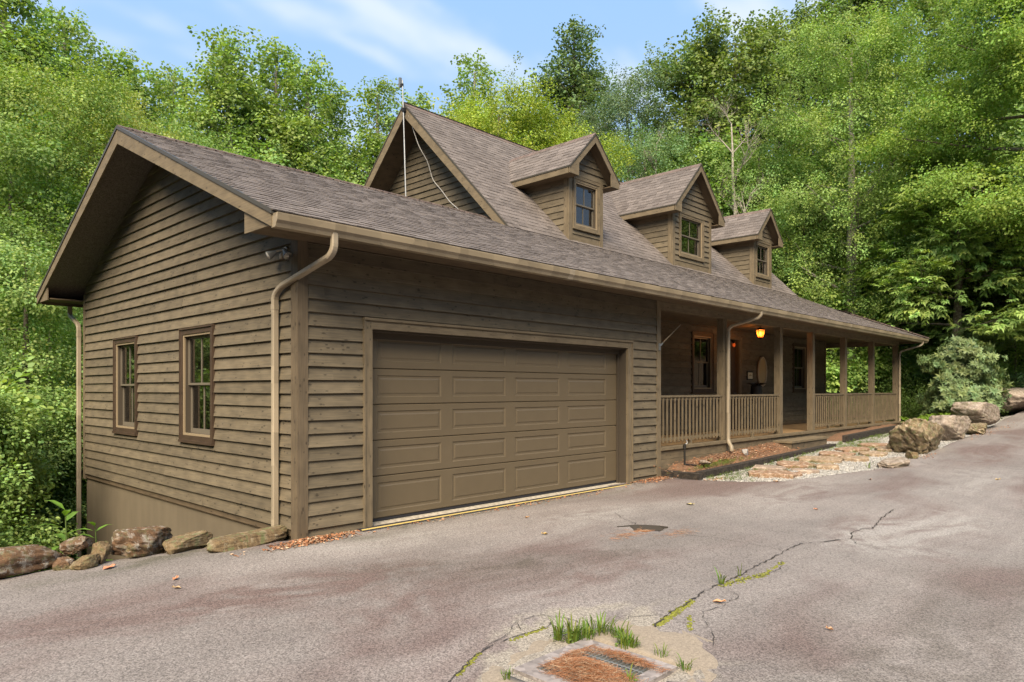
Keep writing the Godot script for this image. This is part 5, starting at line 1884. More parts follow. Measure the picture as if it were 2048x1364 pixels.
# a leafy twig about 1 unit long, growing along +x with its upper side +y
func spray(kind: String, sd: int) -> ArrayMesh:
	var key = kind + str(sd)
	if sprays.has(key):
		return sprays[key]
	var r2 = RandomNumberGenerator.new()
	r2.seed = sd + hash(kind) % 1000
	var m = MB.new()
	var n = 15
	var L = 0.30
	var W = 0.22
	match kind:
		"broad":
			n = 18; L = 0.27; W = 0.20
		"small":
			n = 34; L = 0.155; W = 0.105
		"big":
			n = 14; L = 0.34; W = 0.24
		"long":
			n = 18; L = 0.36; W = 0.12
		"whorl":
			n = 15; L = 0.62; W = 0.17
		"flat":
			n = 22; L = 0.26; W = 0.16
		"needle":
			n = 40; L = 0.14; W = 0.03
	m.col = Color(0.30, 0.22, 0.14)
	if kind == "flat" or kind == "long" or kind == "needle":
		m.tri(Vector3(-0.15, 0, 0.012), Vector3(0.85, 0.0, 0.0), Vector3(-0.15, 0.0, -0.012), Vector3.UP)
	for i in n:
		var t = (i + 0.5) / n
		var v = r2.randf_range(0.72, 1.25)
		m.col = Color(v * r2.randf_range(0.9, 1.12), v, v * r2.randf_range(0.8, 1.1))
		var side = 1.0 if i % 2 else -1.0
		if kind == "whorl":
			var w = TAU * i / 7.5 + r2.randf_range(-0.3, 0.3)
			var lift = 0.12 + 0.55 * floorf(i / 7.5)
			var d = Vector3(sin(lift), 0, 0) + Vector3(0, cos(w), sin(w)) * cos(lift)
			leaf(m, Vector3(0.1 * t, 0, 0), d.normalized(), Vector3(1, 0.15, 0), L * r2.randf_range(0.7, 1.1), W, 0.15, 0.25)
			continue
		if kind == "flat" or kind == "needle" or kind == "long":
			var ang = r2.randf_range(0.5, 1.15) * side * (1.0 - 0.4 * t)
			var d2 = Vector3(cos(ang), r2.randf_range(-0.25, 0.20), sin(ang)).normalized()
			var u = Vector3(r2.randf_range(-0.5, 0.5), 1.0, r2.randf_range(-0.6, 0.6)).normalized()
			var p = Vector3(t * 0.85, r2.randf_range(-0.06, 0.06), side * 0.03 + r2.randf_range(-0.08, 0.08))
			leaf(m, p, d2, u, L * r2.randf_range(0.7, 1.15), W * r2.randf_range(0.8, 1.1), r2.randf_range(0.05, 0.35), r2.randf_range(0.0, 0.45))
		else:
			var o = Vector3(r2.randfn(), r2.randfn(), r2.randfn()).limit_length(1.7) * Vector3(0.30, 0.24, 0.30) + Vector3(0.3, 0, 0)
			var d3 = (o * 1.2 + Vector3(r2.randf_range(-0.6, 0.8), r2.randf_range(-0.7, 0.3), r2.randf_range(-0.7, 0.7))).normalized()
			var u3 = (o * 0.8 + Vector3(r2.randf_range(-0.6, 0.6), 0.55, r2.randf_range(-0.6, 0.6))).normalized()
			leaf(m, o, d3, u3, L * r2.randf_range(0.7, 1.15), W * r2.randf_range(0.85, 1.15), r2.randf_range(0.0, 0.25), r2.randf_range(0.0, 0.35))
	sprays[key] = m.done()
	return sprays[key]


func limb(m: MB, a: Vector3, dir: Vector3, l: float, r0: float, bend: Vector3, out: Array, depth: int, bare = false):
	var pts = [a]
	var rad = [r0]
	var p = a
	var d = dir
	var n = 5
	for i in n:
		d = (d + bend * 0.22 + Vector3(rr(-1, 1), rr(-0.6, 0.8), rr(-1, 1)) * 0.14).normalized()
		p += d * l / n
		pts.append(p)
		rad.append(r0 * (1.0 - 0.75 * (i + 1) / n))
		out.append([p, d, float(i + 1) / n])
		if depth > 0 and i >= 1 and (i < n - 1 or bare):
			for k in (2 if bare else 1):
				var sd = d.cross(Vector3(rr(-1, 1), rr(-1, 1), rr(-1, 1))).normalized()
				limb(m, p, (d * 0.7 + sd * 0.8 + Vector3.UP * 0.15).normalized(), l * rr(0.35, 0.55), rad[-1] * 0.6, bend, out, depth - 1, bare)
	m.tube(pts, rad, 6 if r0 > 0.04 else 4, false)


# a broadleaf tree standing at x, d: height, crown radius, the height where leaves begin (share), shape, spray kind, colour, number of sprays
func tree(called: String, label: String, category: String, x: float, d: float, h: float, r: float, low0: float, shape: String, kind: String, col: Color, count: int, size: float, group = "", bark: Material = null, lean = Vector3.ZERO) -> Node3D:
	var g = land(x, d)
	var t = thing(called, label, category, V(x, g, d), group)
	t.rotation.y = 0.0
	var m = MB.new()
	var pts = []
	var rad = []
	var r0 = 0.016 * h + 0.03
	var p = Vector3(0, -0.3, 0)
	var wob = Vector3.ZERO
	var n = 12
	for i in n + 1:
		var f = float(i) / n
		pts.append(Vector3(0, -0.3 + f * (h * 0.94 + 0.3), 0) + wob + lean * f * f)
		rad.append(maxf(0.015, r0 * (1.15 - f) * (1.25 if i == 0 else 1.0)))
		wob += Vector3(rr(-1, 1), 0, rr(-1, 1)) * 0.018 * h / n * 2.0
	m.tube(pts, rad, 8, false)
	var clumps = []
	var nl = int(clampf(h * 1.9, 10, 44))
	for i in nl:
		var f = lerpf(low0, 0.97, (i + rr(0.0, 0.9)) / nl)
		var e = (f - low0) / (1.0 - low0)
		var prof = 1.0
		match shape:
			"poplar":
				prof = sin(clampf(0.25 + e * 0.95, 0, 1) * PI) * 0.75 + 0.22
				prof *= 1.0 if e < 0.75 else (1.35 - e * 0.5)
			"round":
				prof = sqrt(maxf(0.05, 1.0 - pow(2.0 * e - 0.85, 2.0) * 0.75))
			"layered":
				prof = (1.0 - 0.62 * e) * rr(0.65, 1.1)
			"bush":
				prof = sqrt(maxf(0.1, 1.0 - e * e * 0.85))
		var az = i * 2.39996 + rr(-0.4, 0.4)
		var ll = r * prof * rr(0.75, 1.12)
		var rise = 0.75 if shape == "poplar" else (0.30 if shape == "round" else 0.08)
		if shape == "bush":
			rise = 0.5
		var y = f * h
		var k = clampf(y / (h * 0.94), 0, 1) * n
		var base = pts[int(minf(k, n - 1))].lerp(pts[int(minf(k, n - 1)) + 1], k - floorf(minf(k, n - 1)))
		var dir = Vector3(cos(az), rise, sin(az)).normalized()
		base.y -= rise * ll * 0.4
		base.y = maxf(base.y, 0.1)
		var out = []
		limb(m, base, dir, ll, maxf(0.012, r0 * 0.30 * (1.1 - e)), Vector3(0, 0.15 if shape != "layered" else -0.10, 0), out, 1 if ll > 1.2 else 0)
		for o in out:
			if o[2] > 0.35:
				clumps.append([o[0], o[1], o[2]])
	for k in 3:
		clumps.append([pts[n] - Vector3(0, h * 0.03 * k, 0), Vector3.UP, 1.0])
	part("trunk", m.done(), bark if bark else M.bark, t)
	var cr = clampf(r * 0.36, 0.28, 0.95)
	var sq = 0.65 if shape != "layered" else 0.32
	var sets = [[], []]
	var cs = [[], []]
	for c in clumps:
		c.append(rr(0.80, 1.22))
		c.append(cr * rr(0.7, 1.25))
	for i in count:
		var c = clumps[rng.randi() % clumps.size()]
		var o = Vector3(rng.randfn(), rng.randfn() * sq, rng.randfn()).limit_length(2.0) * 0.55 * c[4]
		var outw = (Vector3(c[0].x, 0, c[0].z) * 0.35 + o + c[1] * 0.3)
		if outw.length() < 0.01:
			outw = Vector3.RIGHT
		outw = outw.normalized()
		var xdir = (outw + Vector3(rr(-1, 1), rr(-0.8, 0.35), rr(-1, 1)) * 0.6).normalized()
		var up = (Vector3.UP + outw * 0.55 + Vector3(rr(-1, 1), rr(-1, 1), rr(-1, 1)) * (0.45 if shape != "layered" else 0.22)).normalized()
		var zd = xdir.cross(up).normalized()
		up = zd.cross(xdir).normalized()
		var s = size * rr(0.7, 1.3)
		var w = i % 2
		sets[w].append(Transform3D(Basis(xdir * s, up * s, zd * s), c[0] + o))
		var v = c[3] * rr(0.85, 1.15)
		var yel = rr(-0.12, 0.16)
		v *= 1.75
		cs[w].append(Color(col.r * v * (1.0 + yel), col.g * v, col.b * 1.5 * v * (1.0 - yel * 0.5)))
	for w in 2:
		var mm = many("crown", spray(kind, w + 1), M.leaf if kind != "whorl" else M.gloss_leaf, sets[w], cs[w], t, true)
	return t


func bare_tree(called: String, label: String, x: float, d: float, h: float, mat: Material, spread: float):
	var t = thing(called, label, "bare tree", V(x, land(x, d), d))
	var m = MB.new()
	var out = []
	var pts = []
	var rad = []
	var wob = Vector3.ZERO
	for i in 11:
		var f = i / 10.0
		pts.append(Vector3(0, -0.3 + f * h * 0.97, 0) + wob)
		rad.append(0.013 * h * (1.08 - f) + 0.015)
		wob += Vector3(rr(-1, 1), 0, rr(-1, 1)) * 0.10
	m.tube(pts, rad, 8, false)
	for i in range(4, 11):
		for k in 2:
			var az = rr(0, TAU)
			var b = pts[i]
			limb(m, b, Vector3(cos(az), 0.9, sin(az)).normalized(), spread * rr(0.6, 1.2) * (1.2 - i * 0.06), rad[i] * 0.8, Vector3(0, 0.25, 0), out, 2, true)
	part("trunk", m.done(), mat, t)


func grass_tuft(label: String, x: float, d: float, h: float, n: int, spread: float, broad: bool, y: float, group: String, called = "grass_tuft", category = "grass tuft"):
	var m = MB.new()
	for i in n:
		var w = rr(0, TAU)
		var b = Vector3(cos(w), 0, sin(w)) * spread * sqrt(rng.randf())
		var l = h * rr(0.45, 1.1)
		var lean = Vector3(cos(w + rr(-0.7, 0.7)), 0, sin(w + rr(-0.7, 0.7))) * rr(0.2, 0.95)
		var g = rr(0.75, 1.25)
		m.col = Color(0.13 * g * rr(0.8, 1.4), 0.205 * g, 0.035 * g)
		var wd = l * (0.16 if broad else 0.055) + 0.002
		var side = Vector3(-lean.z, 0, lean.x).normalized() * wd
		var p1 = b + Vector3.UP * l * 0.45 + lean * l * 0.18
		var p2 = b + Vector3.UP * l * 0.8 + lean * l * 0.55
		var p3 = b + Vector3.UP * l * (0.95 if not broad else 0.8) + lean * l
		m.quad(b - side * 0.5, b + side * 0.5, p1 + side * 0.6, p1 - side * 0.6)
		m.quad(p1 - side * 0.6, p1 + side * 0.6, p2 + side * 0.45, p2 - side * 0.45)
		m.tri(p2 - side * 0.45, p2 + side * 0.45, p3)
	var o = put(called, m.done(), M.leaf)
	if called == "grass_tuft" and n > 11:
		for k in 1 + n / 12:
			var lf = part("leaves", spray("broad" if k % 2 else "small", 1), weed_leaf, o)
			var sz = h * rr(0.45, 0.8)
			lf.transform = Transform3D(Basis.from_euler(Vector3(rr(-0.3, 0.3), rr(0, TAU), rr(0.3, 1.1))).scaled_local(Vector3.ONE * sz), Vector3(rr(-1, 1), 0.02, rr(-1, 1)) * spread * 0.8 + Vector3.UP * 0.012)
	o.position = V(x, y, d)
	tag(o, label, category, group)


# an upright leafy weed: stem and long alternate leaves
func stalk_plant(label: String, x: float, d: float, y: float, h: float, n: int, l: float, turn: float):
	var t = thing("tall_weed", label, "weed", V(x, y, d))
	var m = MB.new()
	m.tube([Vector3(0, 0, 0), Vector3(0.02, h * 0.5, 0), Vector3(0.0, h, 0.01)], [0.012, 0.010, 0.005], 6)
	part("stem", m.done(), std(lin(0.08, 0.12, 0.03), 0.6), t)
	for i in n:
		m = MB.new()
		var f = lerpf(0.25, 1.0, float(i) / (n - 1))
		var w = turn + i * 2.4
		m.col = Color(0.13, 0.24, 0.035) * rr(0.85, 1.25)
		leaf(m, Vector3(0, f * h, 0), Vector3(cos(w), lerpf(0.0, 0.8, f * f), sin(w)).normalized(), Vector3.UP, l * (1.1 - 0.35 * f), l * 0.24, 0.2, 0.3)
		part("leaf", m.done(), M.leaf, t)


func build_trees():
	var G = Color(0.115, 0.185, 0.034)     # mid green
	var Y = Color(0.158, 0.222, 0.040)     # yellow green
	var D = Color(0.075, 0.130, 0.032)     # dark green
	var P = Color(0.155, 0.222, 0.046)     # poplar
	var L = Color(0.150, 0.235, 0.050)     # light
	var sky = "trees on the skyline behind the house"
	tree("poplar", "tall dense tree at the left edge, reaching past the top of the picture", "tree", 2.3, 26.5, 21.5, 3.4, 0.20, "poplar", "broad", P, 3000, 0.62, sky, M.bark_pale)
	tree("poplar", "tall poplar second from the left with a narrow airy top", "tree", 6.3, 34.6, 21.8, 3.2, 0.30, "poplar", "broad", P, 2100, 0.66, sky, M.bark_pale)
	tree("poplar", "poplar third from the left, lower than the airy one beside it", "tree", 8.6, 35.1, 20.6, 2.8, 0.30, "poplar", "broad", P, 1900, 0.66, sky, M.bark_pale)
	tree("poplar", "small poplar left of the dip in the left skyline", "tree", 9.3, 31.9, 19.0, 2.2, 0.35, "poplar", "broad", P, 1500, 0.62, sky, M.bark_pale)
	tree("poplar", "slim poplar in the dip of the left skyline", "tree", 11.7, 34.8, 20.6, 2.1, 0.35, "poplar", "broad", P, 1400, 0.62, sky, M.bark_pale)
	tree("poplar", "broad-topped poplar above the garage ridge", "tree", 12.2, 28.5, 22.0, 3.3, 0.40, "poplar", "broad", P, 1800, 0.62, sky, M.bark_pale)
	tree("poplar", "second poplar of the tall group, right of the broad-topped one", "tree", 14.7, 28.8, 22.4, 2.3, 0.45, "poplar", "broad", P, 1250, 0.62, sky, M.bark_pale)
	tree("poplar", "poplar in the middle of the tall group left of the gable", "tree", 15.4, 26.6, 21.6, 2.2, 0.42, "poplar", "broad", P, 1250, 0.60, sky, M.bark_pale)
	tree("poplar", "poplar at the right end of the tall group, stepping down to the gable", "tree", 17.9, 28.3, 21.2, 2.2, 0.35, "poplar", "broad", P, 1600, 0.60, sky, M.bark_pale)
	tree("poplar", "low poplar just left of the gable mast", "tree", 19.9, 26.4, 21.6, 2.6, 0.35, "poplar", "broad", P, 1900, 0.60, sky, M.bark_pale)
	tree("poplar", "slender poplar right behind the gable peak", "tree", 23.9, 27.9, 19.0, 2.0, 0.35, "poplar", "broad", P, 1300, 0.60, sky, M.bark_pale)
	tree("poplar", "airy poplar with separate upright plumes right of the gable", "tree", 26.2, 25.4, 21.9, 3.3, 0.35, "poplar", "broad", P, 1500, 0.62, sky, M.bark_pale)
	tree("poplar", "tallest sparse dark poplar behind the yellow-green maple", "tree", 32.1, 22.2, 24.6, 4.0, 0.40, "poplar", "broad", Color(0.085, 0.13, 0.038), 1800, 0.66, sky, M.bark)
	tree("maple", "bright yellow-green maple left half, behind the main roof ridge", "tree", 16.6, 13.6, 16.2, 3.6, 0.18, "round", "small", Color(0.195, 0.250, 0.028), 3600, 0.55, "", M.bark)
	tree("maple", "second bright yellow-green maple, above the nearest dormer", "tree", 19.4, 12.3, 15.7, 2.8, 0.18, "round", "small", Color(0.185, 0.245, 0.030), 2800, 0.55, "", M.bark)
	tree("oak", "grey-green oak right of the yellow-green maples", "tree", 29.6, 16.1, 18.3, 3.0, 0.20, "round", "small", Color(0.088, 0.135, 0.052), 2200, 0.60, sky, M.bark)
	tree("oak", "oak with a rounded olive top left of the tallest oak", "tree", 34.0, 14.5, 20.2, 3.5, 0.25, "round", "broad", Color(0.105, 0.15, 0.035), 2300, 0.62, sky, M.bark)
	tree("oak", "tall oak with a flat separate top tuft above the middle dormer", "tree", 33.9, 11.6, 20.6, 3.4, 0.25, "round", "broad", Color(0.115, 0.16, 0.032), 2100, 0.62, sky, M.bark)
	tree("oak", "oak stepping up to the right, behind the dead tree", "tree", 39.5, 11.5, 20.2, 3.6, 0.2, "round", "broad", Color(0.105, 0.165, 0.033), 2200, 0.64, sky, M.bark)
	tree("oak", "high oak behind the big pale-trunked maple", "tree", 39.5, 8.6, 22.0, 4.2, 0.2, "round", "broad", Color(0.09, 0.135, 0.033), 2700, 0.66, sky, M.bark)
	tree("oak", "high dark oak left of the overhanging branches", "tree", 39.8, 5.5, 22.4, 4.4, 0.2, "round", "broad", Color(0.10, 0.15, 0.03), 2700, 0.66, sky, M.bark)
	tree("oak", "far oak glimpsed through the overhanging branches at the right edge", "tree", 46.7, 1.2, 24.0, 5.0, 0.2, "round", "broad", Color(0.12, 0.19, 0.04), 2600, 0.75, sky, M.bark)
	tree("oak", "far oak low behind the overhanging tree near the right edge", "tree", 43.0, -2.0, 17.0, 4.5, 0.1, "round", "broad", Color(0.12, 0.19, 0.04), 2400, 0.75, sky, M.bark)
	tree("maple", "big layered maple with a straight pale trunk right of the dormers", "tree", 27.9, 3.6, 16.2, 3.9, 0.20, "round", "small", Color(0.16, 0.235, 0.045), 3400, 0.55, "", M.bark_pale)
	tree("overhanging_tree", "tall yellow-green tree filling the upper right corner", "tree", 27.0, -3.4, 19.0, 6.4, 0.22, "layered", "small", Color(0.155, 0.235, 0.034), 8500, 0.56, "", M.bark)
	tree("overhanging_tree", "drooping layered tree below the overhanging one, pale blossoms at its tips", "tree", 26.8, -0.6, 10.2, 3.8, 0.28, "layered", "long", Color(0.175, 0.25, 0.05), 2600, 0.55, "", M.bark)
	# middle storey behind the garage
	var mid = "understorey trees behind the garage"
	tree("young_maple", "yellow-green bushy tree left of the garage peak", "tree", 2.4, 19.9, 14.0, 3.6, 0.10, "round", "small", Y, 3200, 0.58, mid)
	tree("young_maple", "pale yellow-green tree right behind the garage peak", "tree", 4.6, 22.0, 14.8, 3.2, 0.10, "round", "small", Color(0.205, 0.24, 0.05), 2700, 0.58, mid)
	tree("young_maple", "soft green tree right of the garage peak", "tree", 7.6, 24.6, 15.2, 3.0, 0.10, "round", "small", L, 2300, 0.6, mid)
	tree("young_maple", "green tree low at the left picture edge above the bushes", "tree", 0.7, 17.3, 10.6, 3.0, 0.10, "round", "small", G, 2300, 0.58, mid)
	tree("young_maple", "light green tree above the middle of the garage roof", "tree", 9.4, 22.8, 13.6, 3.0, 0.10, "round", "broad", L, 2100, 0.58, mid)
	tree("young_maple", "green tree in front of the bare poplar trunks above the garage roof", "tree", 11.4, 22.1, 13.0, 2.9, 0.10, "round", "broad", G, 2000, 0.58, mid)
	tree("young_maple", "yellowish tree left of the gable, above the ridge", "tree", 12.7, 20.8, 12.4, 2.9, 0.10, "round", "broad", Color(0.18, 0.235, 0.04), 2000, 0.58, mid)
	tree("young_maple", "light tree touching the gable's left rake", "tree", 14.4, 20.4, 12.8, 2.9, 0.10, "round", "broad", L, 2000, 0.58, mid)
	tree("young_maple", "tree farthest back between garage peak and gable", "tree", 10.1, 27.8, 14.2, 3.0, 0.10, "round", "broad", G, 1700, 0.6, mid)
	# left of the garage, near
	var lb = "bushes and saplings left of the garage"
	tree("sapling", "bright sapling with a crooked dark trunk beside the garage's far corner", "tree", -0.2, 10.9, 7.0, 2.3, 0.12, "layered", "small", Color(0.16, 0.235, 0.05), 3000, 0.46, lb, M.bark)
	tree("bush", "pale green bush low behind the edging stones", "bush", -1.75, 7.7, 3.9, 1.1, 0.08, "bush", "broad", Color(0.165, 0.24, 0.05), 1300, 0.42, lb)
	tree("bush", "leafy bush between the bright sapling and the downspout", "bush", -0.55, 9.6, 3.4, 1.0, 0.08, "bush", "small", Color(0.14, 0.21, 0.05), 1400, 0.38, lb)
	tree("sapling", "leafy sapling behind the garage's far downspout", "tree", 0.9, 13.8, 6.5, 2.4, 0.10, "layered", "small", L, 2400, 0.46, lb)
	tree("sapling", "sapling at the far left edge above the rusty boulder", "tree", -2.2, 10.2, 6.0, 2.1, 0.08, "layered", "small", Color(0.16, 0.23, 0.055), 2200, 0.44, lb)
	tree("bush", "bright middle bush filling the gap left of the garage downspout", "bush", -1.85, 6.1, 3.6, 0.95, 0.08, "bush", "small", Color(0.155, 0.235, 0.05), 1500, 0.36, lb)
	tree("bush", "low leafy bush in the hollow right behind the small stone heap", "bush", -2.35, 4.4, 1.9, 0.65, 0.1, "bush", "small", Color(0.13, 0.21, 0.04), 900, 0.30, lb)
	# right, behind the porch
	var rb = "understorey trees behind the porch end"
	tree("young_maple", "green tree right behind the nearest dormer", "tree", 24.6, 11.6, 13.2, 3.0, 0.12, "round", "small", Color(0.11, 0.175, 0.05), 2400, 0.58, rb)
	tree("young_maple", "bright tree behind the middle dormer", "tree", 27.2, 10.0, 12.4, 3.0, 0.10, "round", "broad", Color(0.14, 0.215, 0.04), 2200, 0.58, rb)
	tree("young_maple", "green tree between the middle and far dormers", "tree", 27.4, 7.4, 12.2, 2.8, 0.10, "round", "small", L, 2000, 0.58, rb)
	tree("young_maple", "tree right of the far dormer", "tree", 29.4, 6.0, 11.2, 2.8, 0.10, "round", "small", L, 2000, 0.58, rb)
	tree("young_maple", "light layered tree above the far roof hip", "tree", 30.2, 3.4, 9.6, 3.2, 0.10, "layered", "small", L, 2200, 0.56, rb)
	tree("young_maple", "bright tree seen through the porch posts", "tree", 27.7, 4.3, 4.6, 2.3, 0.10, "round", "broad", Color(0.19, 0.28, 0.055), 1700, 0.5, rb)
	tree("young_maple", "dark tree right of the porch corner", "tree", 29.0, -0.6, 7.6, 2.8, 0.15, "layered", "flat", G, 1700, 0.55, rb)
	tree("hemlock", "dark hemlock behind the rhododendron", "tree", 28.5, -2.0, 8.0, 2.4, 0.06, "layered", "needle", Color(0.07, 0.115, 0.035), 3600, 0.6, rb)
	tree("hemlock", "dark hemlock at the right edge under the overhanging branches", "tree", 31.5, -4.4, 9.0, 2.6, 0.06, "layered", "needle", Color(0.06, 0.10, 0.032), 3400, 0.65, rb)
	bare_tree("bare_tree", "pale bare tree with spreading branches behind the middle dormer", 25.4, 7.6, 13.6, M.bark_pale, 2.4)
	bare_tree("bare_tree", "thin leaning bare tree left of the pale bare one", 23.7, 10.8, 13.0, M.bark_pale, 1.2)
	bare_tree("bare_tree", "slim bare stem leftmost above the middle dormer's roof", 22.3, 10.9, 12.4, M.bark, 0.9)
	tree("rhododendron", "large grey-green rhododendron beyond the mossy boulder", "shrub", 22.3, -1.6, 2.5, 1.12, 0.05, "bush", "whorl", Color(0.088, 0.125, 0.036), 1900, 0.25, "")
	tree("rhododendron", "lower left flank of the rhododendron, by the porch corner", "shrub", 21.6, -1.45, 1.5, 0.7, 0.05, "bush", "whorl", Color(0.085, 0.12, 0.034), 500, 0.24, "")
	tree("green_shrub", "bright green shrub above the topmost boulder at the right edge", "shrub", 27.6, -2.3, 3.0, 1.3, 0.05, "bush", "small", Color(0.13, 0.22, 0.03), 1200, 0.34, "")
	# a far-off mass of woods behind everything
	var xf = [[], []]
	var cl = [[], []]
	for i in 52000:
		var x: float
		var d: float
		var high = 13.0
		if i > 26000:
			# the same woods go on round the left and behind
			var w = rr(-2.6, 2.3)
			var q = rr(24.0, 36.0)
			x = 4.0 - cos(w) * q * 1.15 if absf(w) < 1.3 else 4.0 - cos(w) * q * 1.6
			d = -6.0 - sin(w) * q
			if d > 8.0 and x > -14.0:
				continue
			high = 15.0
		elif i % 2 == 0:
			x = rr(-18, 50)
			d = rr(34, 52)
		else:
			x = rr(40, 60)
			d = rr(-22, 45)
		var y = land(x, d) + rr(0.0, high) * (0.6 + 0.5 * nz.get_noise_2d(x * 5.0, d * 5.0))
		var s = rr(0.8, 1.5) * (2.1 if i > 26000 else 1.0)
		xf[i % 2].append(Transform3D(Basis.from_euler(Vector3(rr(-0.5, 0.5), rr(0, TAU), rr(-0.5, 0.5))).scaled_local(Vector3.ONE * s), V(x, y, d)))
		cl[i % 2].append(Color(0.15, 0.215, 0.05) * rr(0.6, 1.3))
	for w in 2:
		var fw = many("distant_woods", spray("broad", w + 1), M.leaf, xf[w], cl[w])
		tag(fw, "far-off mass of green woods behind the house" if w == 0 else "far-off mass of green woods beyond the right side", "woods")
	# ground cover under the trees
	for w in 2:
		var ux = []
		var uc = []
		for i in 9000:
			var x: float
			var d: float
			if w == 0:
				x = rr(-6, 18)
				d = rr(5.5, 26) if x < -0.6 else rr(9.5, 26)
				if x < -0.6 and d < 6.5:
					d += 1.5
			else:
				x = rr(22.6, 40)
				d = rr(-2.6, 22)
			var y = land(x, d) + rr(0.05, 1.0) * rr(0.2, 1.3)
			var s = rr(0.3, 0.55)
			ux.append(Transform3D(Basis.from_euler(Vector3(rr(-0.5, 0.5), rr(0, TAU), rr(-0.4, 0.4))).scaled_local(Vector3.ONE * s), V(x, y, d)))
			uc.append(Color(0.11, 0.18, 0.045) * rr(0.6, 1.3))
		var uw = many("undergrowth", spray("small", w + 1), M.leaf, ux, uc)
		tag(uw, "leafy undergrowth below the trees left of and behind the garage" if w == 0 else "leafy undergrowth below the trees beyond the porch", "undergrowth")
	# weeds
	stalk_plant("tall broad-bladed weed between the edging stones and the garage downspout", -1.97, 0.78, -0.45, 0.92, 13, 0.30, 0.4)
	stalk_plant("short leafy weed growing behind the lichened boulder", -1.70, 0.85, -0.35, 0.62, 9, 0.22, 1.9)
	var dr = "weeds growing round the drain"
	var wl = [[-0.36, -3.90, 0.15, 18, 0.035, "upright grass tuft at the left end of the weeds behind the drain"], [-0.34, -3.99, 0.17, 26, 0.05, "tall grass tuft behind the drain's back corner"], [-0.24, -4.02, 0.11, 44, 0.07, "dense grass tuft in the middle of the weeds behind the drain"], [-0.10, -4.03, 0.12, 44, 0.07, "broad grass clump right of the middle behind the drain"], [-0.06, -4.16, 0.09, 40, 0.06, "short green clump right of the drain's back corner"], [-0.17, -4.30, 0.10, 60, 0.06, "bright thick grass clump at the drain's right side"], [-0.16, -4.53, 0.07, 12, 0.04, "small seedling clump at the drain's right corner"], [-0.62, -4.62, 0.10, 14, 0.03, "grass growing through the needles at the bottom edge"], [-1.02, -4.08, 0.06, 16, 0.05, "pale low weed on the sand left of the drain"], [-0.22, -4.72, 0.08, 12, 0.04, "weed at the front right of the drain, near the picture's bottom"], [1.52, -4.06, 0.15, 8, 0.02, "lone upright grass in the mossy crack"], [1.86, -4.05, 0.12, 5, 0.02, "thin grass stem at the upper end of the moss"]]
	for q in wl:
		grass_tuft(q[5], q[0], q[1], q[2], q[3], q[4], false, drive(q[0], q[1]) + 0.004, dr)
	grass_tuft("thin grass tuft at the gravel's near corner by the flat slab stone", 10.2, -2.55, 0.16, 9, 0.03, false, land(10.2, -2.55), "")
	# low green weeds on the gravel and the bed, countless
	var gx = []
	var gc = []
	for i in 2600:
		var x = rr(7.2, 21.0)
		var d = rr(-2.1, -0.7) if x < 14 else rr(-1.6, -0.6)
		var keep = smoothstep(-0.05, 0.35, nz.get_noise_2d(x * 11.0, d * 16.0)) + smoothstep(0.35, 0.05, absf(d + 0.85)) * 0.5
		if rng.randf() > keep or d < table(EDGE, x) + 0.1:
			continue
		var s = rr(0.04, 0.11)
		gx.append(Transform3D(Basis.from_euler(Vector3(rr(-0.4, 0.4), rr(0, TAU), rr(-0.1, 0.9))).scaled_local(Vector3.ONE * s), V(x, land(x, d) + 0.01, d)))
		gc.append(Color(0.13, 0.20, 0.035) * rr(0.6, 1.3))
	for i in 170:
		var x = 8.5 + 0.5 * rng.randfn()
		var d = rr(-0.58, -0.32)
		var s = rr(0.03, 0.08)
		gx.append(Transform3D(Basis.from_euler(Vector3(rr(-0.4, 0.4), rr(0, TAU), rr(-0.1, 0.9))).scaled_local(Vector3.ONE * s), V(x, lerpf(0.10, 0.27, (x - 7.1) / 5.0) + 0.07, d)))
		gc.append(Color(0.13, 0.20, 0.035) * rr(0.6, 1.3))
	var gw = many("ground_weeds", spray("small", 1), M.leaf, gx, gc)
	tag(gw, "low green weeds scattered over the gravel and along the timber", "weeds")
	var fx = []
	var fc = []
	for i in 420:
		var x = rr(17.5, 21.6)
		var d = rr(-2.3, -1.2)
		var s = rr(0.22, 0.36)
		fx.append(Transform3D(Basis.from_euler(Vector3(rr(-0.3, 0.3), rr(0, TAU), rr(-0.1, 0.4))).scaled_local(Vector3.ONE * s), V(x, land(x, d) + rr(0.1, 0.42), d)))
		fc.append(Color(0.19, 0.30, 0.04) * rr(0.7, 1.2))
	var fe = many("ferns", spray("flat", 1), M.leaf, fx, fc)
	tag(fe, "bright green low ferns between the mossy boulder and the porch corner", "ferns")


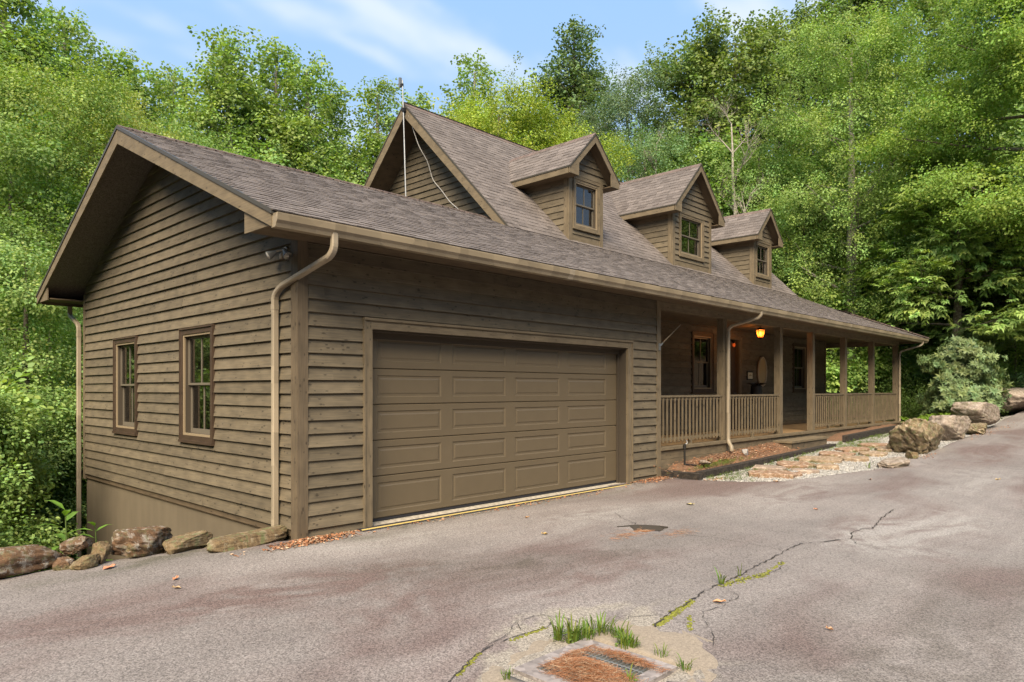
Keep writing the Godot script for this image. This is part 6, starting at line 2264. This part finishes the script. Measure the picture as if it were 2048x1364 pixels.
func _ready():
	# camera: level, lens shifted up
	var cam = Camera3D.new()
	cam.name = "camera"
	cam.near = 0.1
	cam.far = 600.0
	cam.keep_aspect = Camera3D.KEEP_HEIGHT
	cam.set_frustum(0.1 * 1364.0 / 1404.0, Vector2(0, 0.1 * 97.0 / 1404.0), 0.1, 600.0)
	add_child(cam)
	var yaw = atan(1346.0 / 1404.0)
	cam.look_at_from_position(V(-3.8206, 1.6, -6.8), V(-3.8206 + cos(yaw), 1.6, -6.8 + sin(yaw)))
	cam.current = true
	rng.seed = 20240611
	nz.frequency = 0.05
	nz.seed = 4
	blotch = noise(0.55, 3, 77)
	var we = WorldEnvironment.new()
	we.name = "daylight"
	var env = Environment.new()
	env.background_mode = Environment.BG_SKY
	env.sky = make_sky()
	env.ambient_light_source = Environment.AMBIENT_SOURCE_SKY
	env.tonemap_mode = Environment.TONE_MAPPER_LINEAR
	env.tonemap_exposure = 6.6
	env.sdfgi_enabled = true
	env.ssao_enabled = true
	env.ssil_enabled = true
	we.environment = env
	add_child(we)
	var sun = DirectionalLight3D.new()
	sun.name = "sun"
	sun.light_energy = 0.5
	sun.light_color = Color(1.0, 0.93, 0.82)
	sun.light_angular_distance = 40.0
	sun.shadow_enabled = true
	sun.sky_mode = DirectionalLight3D.SKY_MODE_LIGHT_ONLY
	add_child(sun)
	sun.look_at_from_position(Vector3.ZERO, -Vector3(-0.58, 0.72, 0.40))
	make_materials()
	weed_leaf = leafy(0.55, 0.6)
	weed_leaf.albedo_color = lin(0.13, 0.20, 0.04)
	tab_mesh = unit_tab()
	build_ground()
	build_house()
	build_stones()
	build_fittings()
	build_trees()


func unit_tab() -> ArrayMesh:
	var m = MB.new()
	var a = Vector3(0, 0, 1)
	var b = Vector3(1, 0, 1)
	var c = Vector3(1, 1, 0)
	var d = Vector3(0, 1, 0)
	m.quad(a, b, c, d, Vector3(0, 0, 1))
	m.quad(Vector3.ZERO, Vector3.RIGHT, b, a, Vector3(0, -1, 0))
	m.tri(Vector3.ZERO, a, d, Vector3(-1, 0, 0))
	m.tri(Vector3.RIGHT, b, c, Vector3(1, 0, 0))
	return m.done()
